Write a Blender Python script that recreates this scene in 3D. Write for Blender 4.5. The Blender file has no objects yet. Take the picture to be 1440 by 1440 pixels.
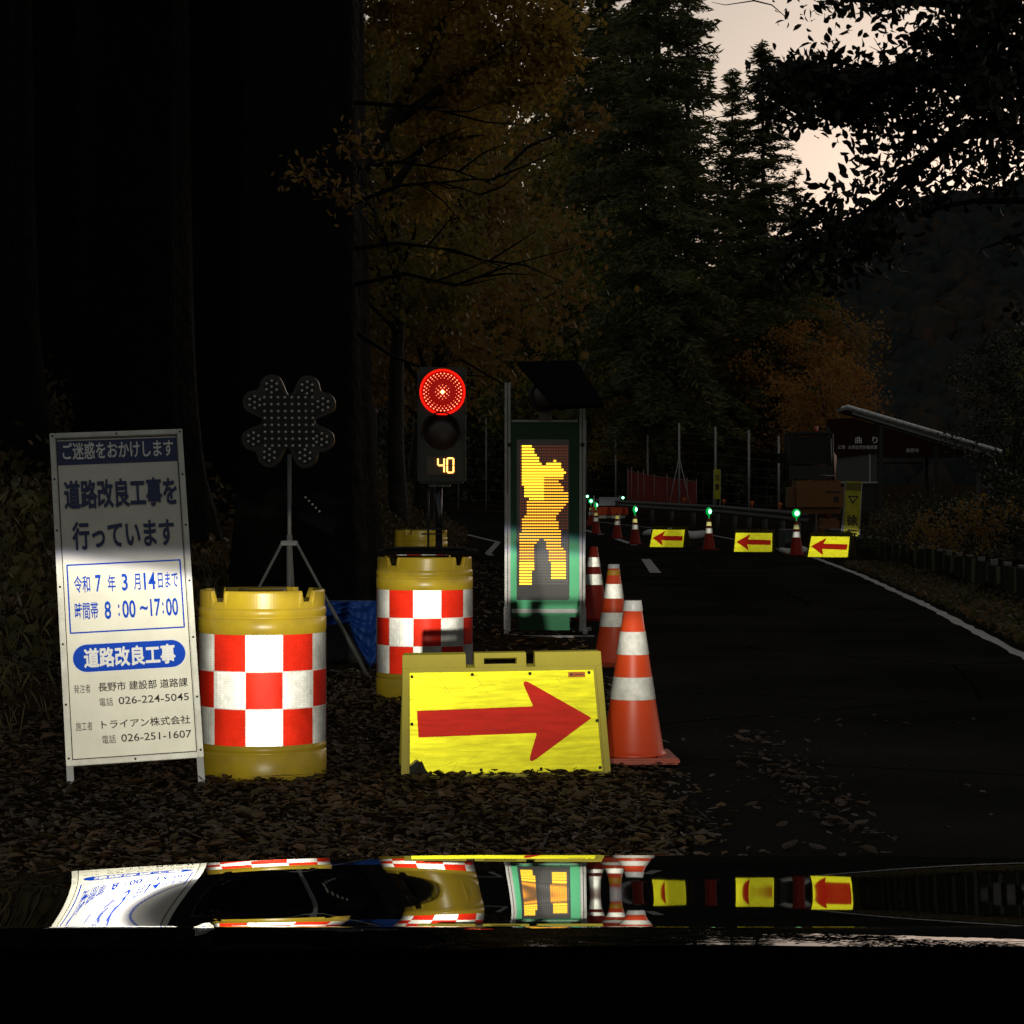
import bpy, bmesh, math, random
import numpy as np
from mathutils import Vector, Matrix, Euler
random.seed(7)
rng = np.random.default_rng(11)
R = math.radians
S = bpy.context.scene
COL = S.collection

# ------------------------------------------------------------------ camera, sky, exposure
CAMH, FPX, HOR = 1.17, 3120.0, 700.0
cam = bpy.data.objects.new("camera", bpy.data.cameras.new("camera"))
COL.objects.link(cam)
cam.location = (0, 0, CAMH)
cam.rotation_euler = (math.pi / 2 - math.atan(20 / FPX), 0, 0)
cam.data.sensor_width = 36
cam.data.lens = 36 * FPX / 1440
cam.data.clip_start = 0.05
cam.data.clip_end = 3000
S.camera = cam

SUN_EL, SUN_ROT = R(1.6), R(30)
w = bpy.data.worlds.new("World")
S.world = w
w.use_nodes = True
wn = w.node_tree
bg = wn.nodes["Background"]
sky = wn.nodes.new("ShaderNodeTexSky")
sky.sky_type = 'NISHITA'
sky.sun_disc = False
sky.sun_elevation = SUN_EL
sky.sun_rotation = SUN_ROT
sky.air_density = 1.2
sky.dust_density = 3.0
sky.ozone_density = 1.0
hsv = wn.nodes.new("ShaderNodeHueSaturation")
hsv.inputs["Saturation"].default_value = 0.46
wn.links.new(sky.outputs[0], hsv.inputs["Color"])
tint = wn.nodes.new("ShaderNodeMix")
tint.data_type = 'RGBA'
tint.blend_type = 'MULTIPLY'
tint.inputs[0].default_value = 1
tint.inputs[7].default_value = (1.0, .965, .95, 1)
wn.links.new(hsv.outputs[0], tint.inputs[6])
wn.links.new(tint.outputs[2], bg.inputs["Color"])
bg.inputs["Strength"].default_value = 0.135
S.view_settings.view_transform = 'Standard'
S.view_settings.look = 'None'
S.view_settings.exposure = 1.0
S.view_settings.gamma = 1.0
S.render.film_transparent = False

# last glow of the sun that has just set behind the hills
sl = bpy.data.lights.new("sun", 'SUN')
sl.energy = 0.02
sl.angle = R(12)
sl.color = (1.0, .8, .62)
so = bpy.data.objects.new("sun", sl)
COL.objects.link(so)
_d = Vector((math.sin(SUN_ROT) * math.cos(R(4)), math.cos(SUN_ROT) * math.cos(R(4)), math.sin(R(4))))
so.rotation_euler = (-_d).to_track_quat('-Z', 'Y').to_euler()

# low-beam headlamps of the car the picture is taken from
LAMP_Y, LAMP_Z = 2.34, 0.66
LAMPS_X = (-0.40, 0.87)


def headlight(x):
    l = bpy.data.lights.new("headlight_beam", 'SPOT')
    l.energy = 830
    l.spot_size = R(120)
    l.spot_blend = 0.6
    l.shadow_soft_size = 0.03
    l.color = (1.0, 0.95, 0.80)
    l.use_nodes = True
    nt = l.node_tree
    N, L = nt.nodes, nt.links
    em = N['Emission']
    g = N.new('ShaderNodeNewGeometry')
    sp = N.new('ShaderNodeSeparateXYZ')
    L.new(g.outputs['Normal'], sp.inputs[0])

    def m(op, a, b=None, c=None, clamp=False):
        n = N.new('ShaderNodeMath')
        n.operation = op
        n.use_clamp = clamp
        for i, v in enumerate((a, b, c)):
            if v is None:
                continue
            if isinstance(v, (int, float)):
                n.inputs[i].default_value = v
            else:
                L.new(v, n.inputs[i])
        return n.outputs[0]
    el = m('MULTIPLY', m('ARCSINE', sp.outputs[2]), 57.29578)
    az = m('MULTIPLY', m('ARCTAN2', sp.outputs[0], sp.outputs[1]), 57.29578)
    left = m('MAXIMUM', m('MULTIPLY', az, -1), 0)
    right = m('MAXIMUM', az, 0)
    cut = m('SUBTRACT', m('MULTIPLY_ADD', m('MINIMUM', left, 12), 0.15, 0.40), m('MULTIPLY', m('MINIMUM', right, 10), 0.07))
    d = m('SUBTRACT', el, cut)                       # degrees above the cut-off
    edge = m('SUBTRACT', 1.0, m('DIVIDE', m('ADD', d, 0.12), 0.24, clamp=True))
    down = m('EXPONENT', m('DIVIDE', m('MINIMUM', d, 0), 2.7))       # hot line under the cut-off
    down = m('MULTIPLY_ADD', down, 0.94, 0.06)
    horiz = m('EXPONENT', m('MULTIPLY', m('POWER', m('DIVIDE', m('ABSOLUTE', m('ADD', az, 3)), 26), 2), -1))
    below = m('MULTIPLY', m('MULTIPLY', edge, down), horiz)
    stray = m('MULTIPLY', m('EXPONENT', m('DIVIDE', m('MULTIPLY', m('MAXIMUM', d, 0), -1), 9.0)), STRAY)
    L.new(m('ADD', below, stray), em.inputs['Strength'])
    # slight blue fringe of the projector lens at the cut-off
    fr = m('EXPONENT', m('MULTIPLY', m('POWER', m('DIVIDE', m('SUBTRACT', d, 0.06), 0.16), 2), -1))
    mx = N.new('ShaderNodeMix')
    mx.data_type = 'RGBA'
    L.new(fr, mx.inputs[0])
    mx.inputs[6].default_value = (1.0, 1.0, 1.0, 1)
    mx.inputs[7].default_value = (0.6, 0.62, 1.15, 1)
    L.new(mx.outputs[2], em.inputs['Color'])
    o = bpy.data.objects.new("headlight_beam", l)
    COL.objects.link(o)
    o.location = (x, LAMP_Y + .03, LAMP_Z)
    o.rotation_euler = (R(87), 0, R(2))


STRAY = 0.007
for _x in LAMPS_X:
    headlight(_x)

# ------------------------------------------------------------------ helpers


def tag(o, label=None, cat=None, group=None, kind=None):
    if label:
        o['label'] = label
    if cat:
        o['category'] = cat
    if group:
        o['group'] = group
    if kind:
        o['kind'] = kind
    return o


def empty(name, loc=(0, 0, 0), rot=(0, 0, 0), label=None, cat=None, group=None):
    o = bpy.data.objects.new(name, None)
    COL.objects.link(o)
    o.location = loc
    o.rotation_euler = rot
    o.empty_display_size = .1
    return tag(o, label, cat, group)


def copy_tree(o, parent=None):
    c = o.copy()
    COL.objects.link(c)
    c.parent = parent
    for ch in list(o.children):
        copy_tree(ch, c)
    return c


class MB:
    """collects shapes, then becomes one mesh object"""

    def __init__(s):
        s.v, s.f, s.m, s.sm = [], [], [], []

    def add(s, vs, fs, mi=0, smooth=False):
        b = len(s.v)
        s.v += [tuple(p) for p in vs]
        for f in fs:
            s.f.append(tuple(i + b for i in f))
            s.m.append(mi)
            s.sm.append(smooth)

    def box(s, c, d, mi=0, rot=None, bev=0.0):
        bm = bmesh.new()
        bmesh.ops.create_cube(bm, size=1)
        for v in bm.verts:
            v.co = Vector((v.co.x * d[0], v.co.y * d[1], v.co.z * d[2]))
        if bev > 0:
            bmesh.ops.bevel(bm, geom=bm.edges[:], offset=bev, segments=2, affect='EDGES')
        M = Euler(rot).to_matrix() if rot else Matrix.Identity(3)
        c = Vector(c)
        s.add([M @ v.co + c for v in bm.verts], [[v.index for v in f.verts] for f in bm.faces], mi)
        bm.free()

    def tube(s, pts, rad, seg=10, mi=0, cap=True):
        pts = [Vector(p) for p in pts]
        if not isinstance(rad, (list, tuple)):
            rad = [rad] * len(pts)
        rings, up = [], None
        for i, p in enumerate(pts):
            t = (pts[min(i + 1, len(pts) - 1)] - pts[max(i - 1, 0)]).normalized()
            if up is None:
                up = Vector((0, 0, 1)) if abs(t.z) < .9 else Vector((1, 0, 0))
            a = t.cross(up).normalized()
            b = a.cross(t).normalized()
            up = b
            rings.append([p + (a * math.cos(2 * math.pi * k / seg) + b * math.sin(2 * math.pi * k / seg)) * rad[i] for k in range(seg)])
        vs = [q for r in rings for q in r]
        fs = []
        for i in range(len(rings) - 1):
            for k in range(seg):
                fs.append((i * seg + k, i * seg + (k + 1) % seg, (i + 1) * seg + (k + 1) % seg, (i + 1) * seg + k))
        s.add(vs, fs, mi, True)
        if cap:
            s.add(rings[0], [tuple(range(seg - 1, -1, -1))], mi)
            s.add(rings[-1], [tuple(range(seg))], mi)

    def lathe(s, prof, seg=32, mi=0, c=(0, 0, 0), axis='Z', smooth=True, wob=0):
        vs, fs = [], []
        n = len(prof)
        for k in range(seg):
            a = 2 * math.pi * k / seg
            for r, z in prof:
                x, y = r * math.cos(a), r * math.sin(a)
                if axis == 'Z':
                    p = (x, y, z)
                elif axis == 'Y':
                    p = (x, z, y)
                else:
                    p = (z, x, y)
                vs.append((p[0] + c[0], p[1] + c[1], p[2] + c[2]))
        for k in range(seg):
            for i in range(n - 1):
                a, b = k * n + i, ((k + 1) % seg) * n + i
                fs.append((a, b, b + 1, a + 1))
        s.add(vs, fs, mi, smooth)

    def plate(s, poly, y0, y1, mi=0):
        """polygon in (x,z), extruded from y0 (front) to y1"""
        n = len(poly)
        s.add([(x, y0, z) for x, z in poly] + [(x, y1, z) for x, z in poly],
              [tuple(range(n)), tuple(range(2 * n - 1, n - 1, -1))] + [(i, (i + 1) % n, n + (i + 1) % n, n + i) for i in range(n)], mi)

    def build(s, name, mats, parent=None, loc=None, rot=None, xf=None):
        me = bpy.data.meshes.new(name)
        vs = s.v
        if xf is not None:
            vs = [tuple(xf @ Vector(p)) for p in vs]
        me.from_pydata(vs, [], s.f)
        if not isinstance(mats, (list, tuple)):
            mats = [mats]
        for m_ in mats:
            me.materials.append(m_)
        me.polygons.foreach_set('material_index', s.m)
        me.polygons.foreach_set('use_smooth', s.sm)
        bm = bmesh.new()
        bm.from_mesh(me)
        bmesh.ops.remove_doubles(bm, verts=bm.verts, dist=1e-6)
        bmesh.ops.recalc_face_normals(bm, faces=bm.faces)
        bm.to_mesh(me)
        bm.free()
        me.update()
        o = bpy.data.objects.new(name, me)
        COL.objects.link(o)
        o.parent = parent
        if loc:
            o.location = loc
        if rot:
            o.rotation_euler = rot
        return o


def np_mesh(name, V, F, mats, parent=None, smooth=False):
    """V (n,3), F (m,k) arrays -> object"""
    me = bpy.data.meshes.new(name)
    k = F.shape[1]
    me.vertices.add(len(V))
    me.vertices.foreach_set('co', V.astype(np.float32).ravel())
    me.loops.add(F.size)
    me.loops.foreach_set('vertex_index', F.astype(np.int32).ravel())
    me.polygons.add(len(F))
    me.polygons.foreach_set('loop_start', np.arange(0, F.size, k, dtype=np.int32))
    me.polygons.foreach_set('loop_total', np.full(len(F), k, dtype=np.int32))
    if smooth:
        me.polygons.foreach_set('use_smooth', np.ones(len(F), dtype=bool))
    for m_ in (mats if isinstance(mats, (list, tuple)) else [mats]):
        me.materials.append(m_)
    me.update(calc_edges=True)
    me.validate()
    o = bpy.data.objects.new(name, me)
    COL.objects.link(o)
    o.parent = parent
    return o


# ------------------------------------------------------------------ materials
MATS = {}


def mat(name, col=(.5, .5, .5), rough=.6, metal=0.0, spec=.5, emis=None, estr=0, noise=None, bump=None, coat=0.0, sampling=None, trans=0.0):
    """principled material; noise=(scale, amount, colour2) varies the base colour, bump=(scale, strength, distance)"""
    if name in MATS:
        return MATS[name]
    m = bpy.data.materials.new(name)
    m.use_nodes = True
    nt = m.node_tree
    b = nt.nodes['Principled BSDF']
    b.inputs['Base Color'].default_value = (*col, 1)
    b.inputs['Roughness'].default_value = rough
    b.inputs['Metallic'].default_value = metal
    b.inputs['Specular IOR Level'].default_value = spec
    b.inputs['Coat Weight'].default_value = coat
    b.inputs['Transmission Weight'].default_value = trans
    if emis:
        b.inputs['Emission Color'].default_value = (*emis, 1)
        b.inputs['Emission Strength'].default_value = estr
    tc = nt.nodes.new('ShaderNodeTexCoord')
    if noise:
        n = nt.nodes.new('ShaderNodeTexNoise')
        n.inputs['Scale'].default_value = noise[0]
        n.inputs['Detail'].default_value = 8
        n.inputs['Roughness'].default_value = .65
        r = nt.nodes.new('ShaderNodeValToRGB')
        r.color_ramp.elements[0].position = .5 - noise[1] * .5
        r.color_ramp.elements[1].position = .5 + noise[1] * .5
        r.color_ramp.elements[0].color = (*col, 1)
        r.color_ramp.elements[1].color = (*noise[2], 1)
        nt.links.new(tc.outputs['Object'], n.inputs['Vector'])
        nt.links.new(n.outputs['Fac'], r.inputs['Fac'])
        nt.links.new(r.outputs['Color'], b.inputs['Base Color'])
    if bump:
        n = nt.nodes.new('ShaderNodeTexNoise')
        n.inputs['Scale'].default_value = bump[0]
        n.inputs['Detail'].default_value = 6
        bp = nt.nodes.new('ShaderNodeBump')
        bp.inputs['Strength'].default_value = bump[1]
        bp.inputs['Distance'].default_value = bump[2]
        nt.links.new(tc.outputs['Object'], n.inputs['Vector'])
        nt.links.new(n.outputs['Fac'], bp.inputs['Height'])
        nt.links.new(bp.outputs['Normal'], b.inputs['Normal'])
    if sampling:
        m.cycles.emission_sampling = sampling
    MATS[name] = m
    return m


def retro(name, col, wt=.08, rough=.14, dcol=None, cell=0.0, dirt=.25, dscale=6.0, streak=None, oblique=1.0):
    """Retroreflective sheeting: a painted diffuse layer plus a lobe that returns light towards where it came from
    (the mirror direction of a half vector that faces the ray itself)."""
    if name in MATS:
        return MATS[name]
    m = bpy.data.materials.new(name)
    m.use_nodes = True
    nt = m.node_tree
    N, L = nt.nodes, nt.links
    for n in list(N):
        N.remove(n)
    out = N.new('ShaderNodeOutputMaterial')
    df = N.new('ShaderNodeBsdfPrincipled')
    df.inputs['Roughness'].default_value = .4
    df.inputs['Specular IOR Level'].default_value = .2
    gl = N.new('ShaderNodeBsdfGlossy')
    gl.inputs['Roughness'].default_value = rough
    geo = N.new('ShaderNodeNewGeometry')
    L.new(geo.outputs['Incoming'], gl.inputs['Normal'])
    mx = N.new('ShaderNodeMixShader')
    tc = N.new('ShaderNodeTexCoord')
    ns = N.new('ShaderNodeTexNoise')
    ns.inputs['Scale'].default_value = dscale
    ns.inputs['Detail'].default_value = 8
    ns.inputs['Roughness'].default_value = .7
    if streak:
        mp = N.new('ShaderNodeMapping')
        mp.inputs['Scale'].default_value = streak
        L.new(tc.outputs['Object'], mp.inputs['Vector'])
        L.new(mp.outputs[0], ns.inputs['Vector'])
    else:
        L.new(tc.outputs['Object'], ns.inputs['Vector'])
    mr = N.new('ShaderNodeMapRange')
    mr.inputs['From Min'].default_value = .35
    mr.inputs['From Max'].default_value = .65
    mr.inputs['To Min'].default_value = 1 - dirt
    mr.inputs['To Max'].default_value = 1
    L.new(ns.outputs['Fac'], mr.inputs['Value'])
    fac = mr.outputs[0]
    if cell > 0:
        br = N.new('ShaderNodeTexBrick')
        br.offset = .5
        br.inputs['Scale'].default_value = 1.0
        br.inputs['Brick Width'].default_value = cell * 1.6
        br.inputs['Row Height'].default_value = cell
        br.inputs['Mortar Size'].default_value = cell * .12
        br.inputs['Color1'].default_value = (1, 1, 1, 1)
        br.inputs['Color2'].default_value = (.86, .86, .86, 1)
        br.inputs['Mortar'].default_value = (.78, .78, .78, 1)
        uv = N.new('ShaderNodeUVMap')
        L.new(uv.outputs[0], br.inputs['Vector'])
        mm = N.new('ShaderNodeMath')
        mm.operation = 'MULTIPLY'
        L.new(br.outputs['Color'], mm.inputs[0])
        L.new(fac, mm.inputs[1])
        fac = mm.outputs[0]
    for nd, c in ((df.inputs['Base Color'], dcol or col), (gl.inputs['Color'], col)):
        vm = N.new('ShaderNodeVectorMath')
        vm.operation = 'SCALE'
        vm.inputs[0].default_value = c
        L.new(fac, vm.inputs['Scale'])
        L.new(vm.outputs[0], nd)
    # sheeting returns less light the more obliquely it is hit
    dp = N.new('ShaderNodeVectorMath')
    dp.operation = 'DOT_PRODUCT'
    L.new(geo.outputs['Incoming'], dp.inputs[0])
    L.new(geo.outputs['True Normal'], dp.inputs[1])
    pw = N.new('ShaderNodeMath')
    pw.operation = 'POWER'
    pw.inputs[1].default_value = oblique
    ab = N.new('ShaderNodeMath')
    ab.operation = 'ABSOLUTE'
    L.new(dp.outputs['Value'], ab.inputs[0])
    L.new(ab.outputs[0], pw.inputs[0])
    ml = N.new('ShaderNodeMath')
    ml.operation = 'MULTIPLY'
    ml.inputs[1].default_value = wt
    L.new(pw.outputs[0], ml.inputs[0])
    L.new(ml.outputs[0], mx.inputs[0])
    L.new(df.outputs[0], mx.inputs[1])
    L.new(gl.outputs[0], mx.inputs[2])
    L.new(mx.outputs[0], out.inputs['Surface'])
    MATS[name] = m
    return m


def leafmat(name, cols, rough=.6, transl=.4):
    """one random colour of the ramp per leaf"""
    if name in MATS:
        return MATS[name]
    m = bpy.data.materials.new(name)
    m.use_nodes = True
    nt = m.node_tree
    N, L = nt.nodes, nt.links
    b = N['Principled BSDF']
    b.inputs['Roughness'].default_value = rough
    b.inputs['Specular IOR Level'].default_value = .3
    g = N.new('ShaderNodeNewGeometry')
    r = N.new('ShaderNodeValToRGB')
    els = r.color_ramp.elements
    while len(els) < len(cols):
        els.new(.5)
    for i, c in enumerate(cols):
        els[i].position = i / max(1, len(cols) - 1)
        els[i].color = (*c, 1)
    # patches of one colour through the crown plus leaf-to-leaf variation
    tc = N.new('ShaderNodeTexCoord')
    ns = N.new('ShaderNodeTexNoise')
    ns.inputs['Scale'].default_value = .55
    ns.inputs['Detail'].default_value = 2
    L.new(tc.outputs['Object'], ns.inputs['Vector'])
    mm = N.new('ShaderNodeMath')
    mm.operation = 'MULTIPLY_ADD'
    mm.inputs[1].default_value = .5
    L.new(g.outputs['Random Per Island'], mm.inputs[0])
    m2 = N.new('ShaderNodeMath')
    m2.operation = 'MULTIPLY_ADD'
    m2.inputs[1].default_value = 1.6
    m2.inputs[2].default_value = -.55
    L.new(ns.outputs['Fac'], m2.inputs[0])
    L.new(m2.outputs[0], mm.inputs[2])
    L.new(mm.outputs[0], r.inputs['Fac'])
    L.new(r.outputs[0], b.inputs['Base Color'])
    if transl > 0:
        t = N.new('ShaderNodeBsdfTranslucent')
        L.new(r.outputs[0], t.inputs['Color'])
        mx = N.new('ShaderNodeMixShader')
        mx.inputs[0].default_value = transl
        L.new(b.outputs[0], mx.inputs[1])
        L.new(t.outputs[0], mx.inputs[2])
        L.new(mx.outputs[0], N['Material Output'].inputs['Surface'])
    MATS[name] = m
    return m


YEL_PLASTIC = mat('yellow_plastic', (.74, .52, .02), .32, noise=(3.5, .35, (.46, .32, .04)), bump=(9, .15, .01))
OLIVE_PLASTIC = mat('board_plastic', (.50, .43, .02), .45, noise=(7, .6, (.40, .33, .03)), bump=(30, .2, .003))
BLACK = mat('black_plastic', (.012, .012, .012), .5, bump=(60, .1, .002))
DARKG = mat('dark_grey_metal', (.05, .055, .05), .5, metal=.3)
STEEL = mat('galvanised_steel', (.45, .45, .43), .42, metal=.75, noise=(20, .8, (.33, .33, .31)))
ALU = retro('aluminium_tape', (.9, .9, .88), .022, dcol=(.42, .42, .40), dirt=.3, dscale=9)
BARK = mat('bark', (.035, .028, .022), .9, noise=(6, .7, (.02, .016, .013)), bump=(9, .9, .06))
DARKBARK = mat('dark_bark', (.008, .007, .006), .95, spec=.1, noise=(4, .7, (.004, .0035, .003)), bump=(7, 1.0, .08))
R_WHITE = retro('retro_white', (.92, .92, .86), .12, dcol=(.42, .43, .42), dirt=.55, cell=.010, dscale=3.6, oblique=4)
R_RED = retro('retro_red', (.9, .035, .012), .05, dcol=(.55, .012, .006), dirt=.4, cell=.010, dscale=4.5, oblique=3)
R_CONE = retro('retro_cone_white', (.92, .92, .86), .045, dcol=(.5, .5, .47), dirt=.45, dscale=11, oblique=3)
R_YEL = retro('retro_yellow', (.97, .95, .03), .062, dcol=(.72, .66, .015), dirt=.4, dscale=7, streak=(1.0, 1.0, 9.0))
R_ARROW = retro('retro_arrow_red', (.85, .03, .012), .025, dcol=(.55, .02, .01), dirt=.3, dscale=7, streak=(1.0, 1.0, 9.0))
CONE_OR = mat('cone_orange', (.74, .075, .012), .38, noise=(6, .6, (.62, .055, .012)))


# ------------------------------------------------------------------ terrain
def ss(a, b, x):
    t = np.clip((np.asarray(x, float) - a) / (b - a), 0, 1)
    return t * t * (3 - 2 * t)


def grade(Y):
    return .6 * ss(42, 130, Y)


_RE = np.array([(-30, 2.6), (5, 3.0), (16.2, 3.74), (24.3, 4.5), (33, 5.2), (43, 5.86), (55, 6.0), (67, 5.6), (75, 4.3), (84, 2.96), (97, 1.24), (108, -.7), (112, -3), (118, -8), (126, -16), (140, -32)])
_LE = np.array([(-30, -.4), (5, .85), (9, .85), (21, .75), (35, .0), (46, -.6), (56, -.45), (68, -1.85), (76, -3.2), (88, -7), (100, -14), (112, -26), (140, -60)])
_BE = np.array([(-30, -3.6), (0, -2.6), (18, -2.4), (40, -1.35), (52, -.95), (58, -1.1), (68, -2.7), (76, -4.2), (88, -8.5), (100, -16), (112, -29), (140, -66), (160, -120)])


def redge(Y):
    return np.interp(Y, _RE[:, 0], _RE[:, 1])


def ledge(Y):
    return np.interp(Y, _LE[:, 0], _LE[:, 1])


def bank_edge(Y):
    return np.interp(Y, _BE[:, 0], _BE[:, 1])


def vnoise(x, y, s=1.0, seed=0):
    x, y = np.asarray(x, float) * s + seed * 17.3, np.asarray(y, float) * s + seed * 5.1
    return (np.sin(x * 1.3 + 2.1 * np.sin(y * .7)) + np.sin(y * 1.7 + 1.3 * np.sin(x * .9 + 1)) + np.sin((x + y) * 2.9) * .5 + np.sin((x - y) * 5.3 + 1.1) * .25) / 2.75


def G(X, Y):
    X, Y = np.asarray(X, float), np.asarray(Y, float)
    z = grade(Y)
    dl = np.maximum(bank_edge(Y) - X, 0)
    z = z + np.minimum(dl * .55, 9) + np.minimum(dl, 1) * .12 * vnoise(X, Y, 1.1)
    z = z + .06 * ss(9.8, 12.2, Y) * ss(.6, 1.0, ledge(Y) - X)
    dr = np.maximum(X - redge(Y) - 1.15, 0)
    z = z + np.minimum(dr * 2.0, .36) + np.minimum(dr, 1) * .10 * vnoise(X, Y, .8, 3) + np.minimum(np.maximum(dr - 6, 0) * .04, 3) * (Y < 75)
    # wooded rise that closes the valley behind the bend
    z = z + ss(128, 175, Y) * (13 * ss(9, -8, X - 0.05 * (Y - 100)) + 1.2)
    return z


def gz(x, y):
    return float(G(x, y))


def P(px, py, Y):
    """the point seen at (px,py) of the photograph, at distance Y"""
    return Vector(((px - 720) / FPX * Y, Y, CAMH - (py - HOR) / FPX * Y))


YS = np.unique(np.concatenate([np.arange(-12, 30, .5), np.arange(30, 140, 1.0), np.arange(140, 260, 5), [300, 400, 600, 900, 1400]]))
XS = np.unique(np.concatenate([np.linspace(-400, -60, 12), np.arange(-60, -12, 3), np.arange(-12, 14, .4), np.arange(14, 60, 3), np.linspace(60, 500, 12)]))


def ground_mat():
    m = bpy.data.materials.new('forest_soil')
    m.use_nodes = True
    N, L = m.node_tree.nodes, m.node_tree.links
    b = N['Principled BSDF']
    b.inputs['Roughness'].default_value = 1
    b.inputs['Specular IOR Level'].default_value = 0
    tc = N.new('ShaderNodeTexCoord')
    n = N.new('ShaderNodeTexNoise')
    n.inputs['Scale'].default_value = 5
    n.inputs['Detail'].default_value = 10
    r = N.new('ShaderNodeValToRGB')
    r.color_ramp.elements[0].position = .35
    r.color_ramp.elements[1].position = .65
    r.color_ramp.elements[0].color = (.012, .009, .006, 1)
    r.color_ramp.elements[1].color = (.035, .025, .014, 1)
    bp = N.new('ShaderNodeBump')
    bp.inputs['Strength'].default_value = .8
    bp.inputs['Distance'].default_value = .05
    L.new(tc.outputs['Object'], n.inputs['Vector'])
    L.new(n.outputs['Fac'], r.inputs['Fac'])
    L.new(r.outputs[0], b.inputs['Base Color'])
    L.new(n.outputs['Fac'], bp.inputs['Height'])
    L.new(bp.outputs[0], b.inputs['Normal'])
    return m


gx, gy = np.meshgrid(XS, YS)
V = np.stack([gx, gy, G(gx, gy)], -1).reshape(-1, 3)
ny, nx = gx.shape
idx = np.arange(ny * nx).reshape(ny, nx)
F = np.stack([idx[:-1, :-1], idx[:-1, 1:], idx[1:, 1:], idx[1:, :-1]], -1).reshape(-1, 4)
ground = np_mesh('ground', V, F, ground_mat(), smooth=True)
tag(ground, kind='structure')


def asphalt():
    m = bpy.data.materials.new('asphalt')
    m.use_nodes = True
    N, L = m.node_tree.nodes, m.node_tree.links
    b = N['Principled BSDF']
    b.inputs['Roughness'].default_value = .95
    b.inputs['Specular IOR Level'].default_value = 0
    tc = N.new('ShaderNodeTexCoord')
    n1 = N.new('ShaderNodeTexNoise')
    n1.inputs['Scale'].default_value = .55
    n1.inputs['Detail'].default_value = 6
    n2 = N.new('ShaderNodeTexNoise')
    n2.inputs['Scale'].default_value = 90
    n2.inputs['Detail'].default_value = 3
    # long meandering cracks
    vo = N.new('ShaderNodeTexVoronoi')
    vo.feature = 'DISTANCE_TO_EDGE'
    vo.inputs['Scale'].default_value = .33
    dst = N.new('ShaderNodeMix')
    dst.data_type = 'VECTOR'
    dst.inputs[0].default_value = .12
    L.new(tc.outputs['Object'], n1.inputs['Vector'])
    L.new(tc.outputs['Object'], n2.inputs['Vector'])
    L.new(tc.outputs['Object'], dst.inputs[4])
    L.new(n1.outputs['Color'], dst.inputs[5])
    L.new(dst.outputs[1], vo.inputs['Vector'])
    cr = N.new('ShaderNodeMapRange')
    cr.inputs['From Min'].default_value = 0
    cr.inputs['From Max'].default_value = .006
    L.new(vo.outputs['Distance'], cr.inputs['Value'])
    r = N.new('ShaderNodeValToRGB')
    r.color_ramp.elements[0].position = .35
    r.color_ramp.elements[1].position = .7
    r.color_ramp.elements[0].color = (.018, .017, .0145, 1)
    r.color_ramp.elements[1].color = (.036, .034, .029, 1)
    L.new(n1.outputs['Fac'], r.inputs['Fac'])
    mx = N.new('ShaderNodeMix')
    mx.data_type = 'RGBA'
    mx.inputs[6].default_value = (.006, .006, .005, 1)
    L.new(cr.outputs[0], mx.inputs[0])
    L.new(r.outputs[0], mx.inputs[7])
    m3 = N.new('ShaderNodeMix')
    m3.data_type = 'RGBA'
    m3.blend_type = 'MULTIPLY'
    m3.inputs[0].default_value = .6
    L.new(mx.outputs[2], m3.inputs[6])
    L.new(n2.outputs['Fac'], m3.inputs[7])
    L.new(m3.outputs[2], b.inputs['Base Color'])
    bp = N.new('ShaderNodeBump')
    bp.inputs['Strength'].default_value = .35
    bp.inputs['Distance'].default_value = .006
    L.new(n2.outputs['Fac'], bp.inputs['Height'])
    L.new(bp.outputs[0], b.inputs['Normal'])
    return m


def strip(name, Yv, xl, xr, dz, material, n=9):
    Yv = np.asarray(Yv, float)
    t = np.linspace(0, 1, n)
    X = xl[:, None] * (1 - t) + xr[:, None] * t
    Yg = np.repeat(Yv[:, None], n, 1)
    V = np.stack([X, Yg, grade(Yg) + dz], -1).reshape(-1, 3)
    i = np.arange(len(Yv) * n).reshape(len(Yv), n)
    F = np.stack([i[:-1, :-1], i[:-1, 1:], i[1:, 1:], i[1:, :-1]], -1).reshape(-1, 4)
    return np_mesh(name, V, F, material)


yr = YS[(YS >= -12) & (YS <= 138)]
road = strip('road', yr, ledge(yr) - .25, redge(yr) + .28, .008, asphalt())
tag(road, kind='structure')
PAINT = mat('road_paint', (.36, .37, .36), .7, noise=(3, .5, (.16, .16, .155)), bump=(60, .3, .003))


def ribbon(pts, wd, dz=.014, jag=.0):
    """flat painted line along ground points, as vertex/face arrays"""
    pts = np.array(pts, float)
    seg = np.hypot(*np.diff(pts, axis=0).T)
    s = np.concatenate([[0], np.cumsum(seg)])
    t = np.arange(0, s[-1], .35)
    q = np.stack([np.interp(t, s, pts[:, 0]), np.interp(t, s, pts[:, 1])], -1)
    d = np.gradient(q, axis=0)
    d /= np.linalg.norm(d, axis=1)[:, None]
    nrm = np.stack([-d[:, 1], d[:, 0]], -1)
    wl = wd / 2 + jag * rng.uniform(-1, .2, len(q))
    wr = wd / 2 + jag * rng.uniform(-1, .2, len(q))
    a, b = q + nrm * wl[:, None], q - nrm * wr[:, None]
    V = np.concatenate([np.c_[a, grade(a[:, 1]) + dz], np.c_[b, grade(b[:, 1]) + dz]])
    n = len(q)
    i = np.arange(n - 1)
    F = np.stack([i, i + 1, i + 1 + n, i + n], -1)
    return V, F


def merge(parts):
    Vs, Fs, o = [], [], 0
    for V, F in parts:
        Vs.append(V)
        Fs.append(F + o)
        o += len(V)
    return np.concatenate(Vs), np.concatenate(Fs)


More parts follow.
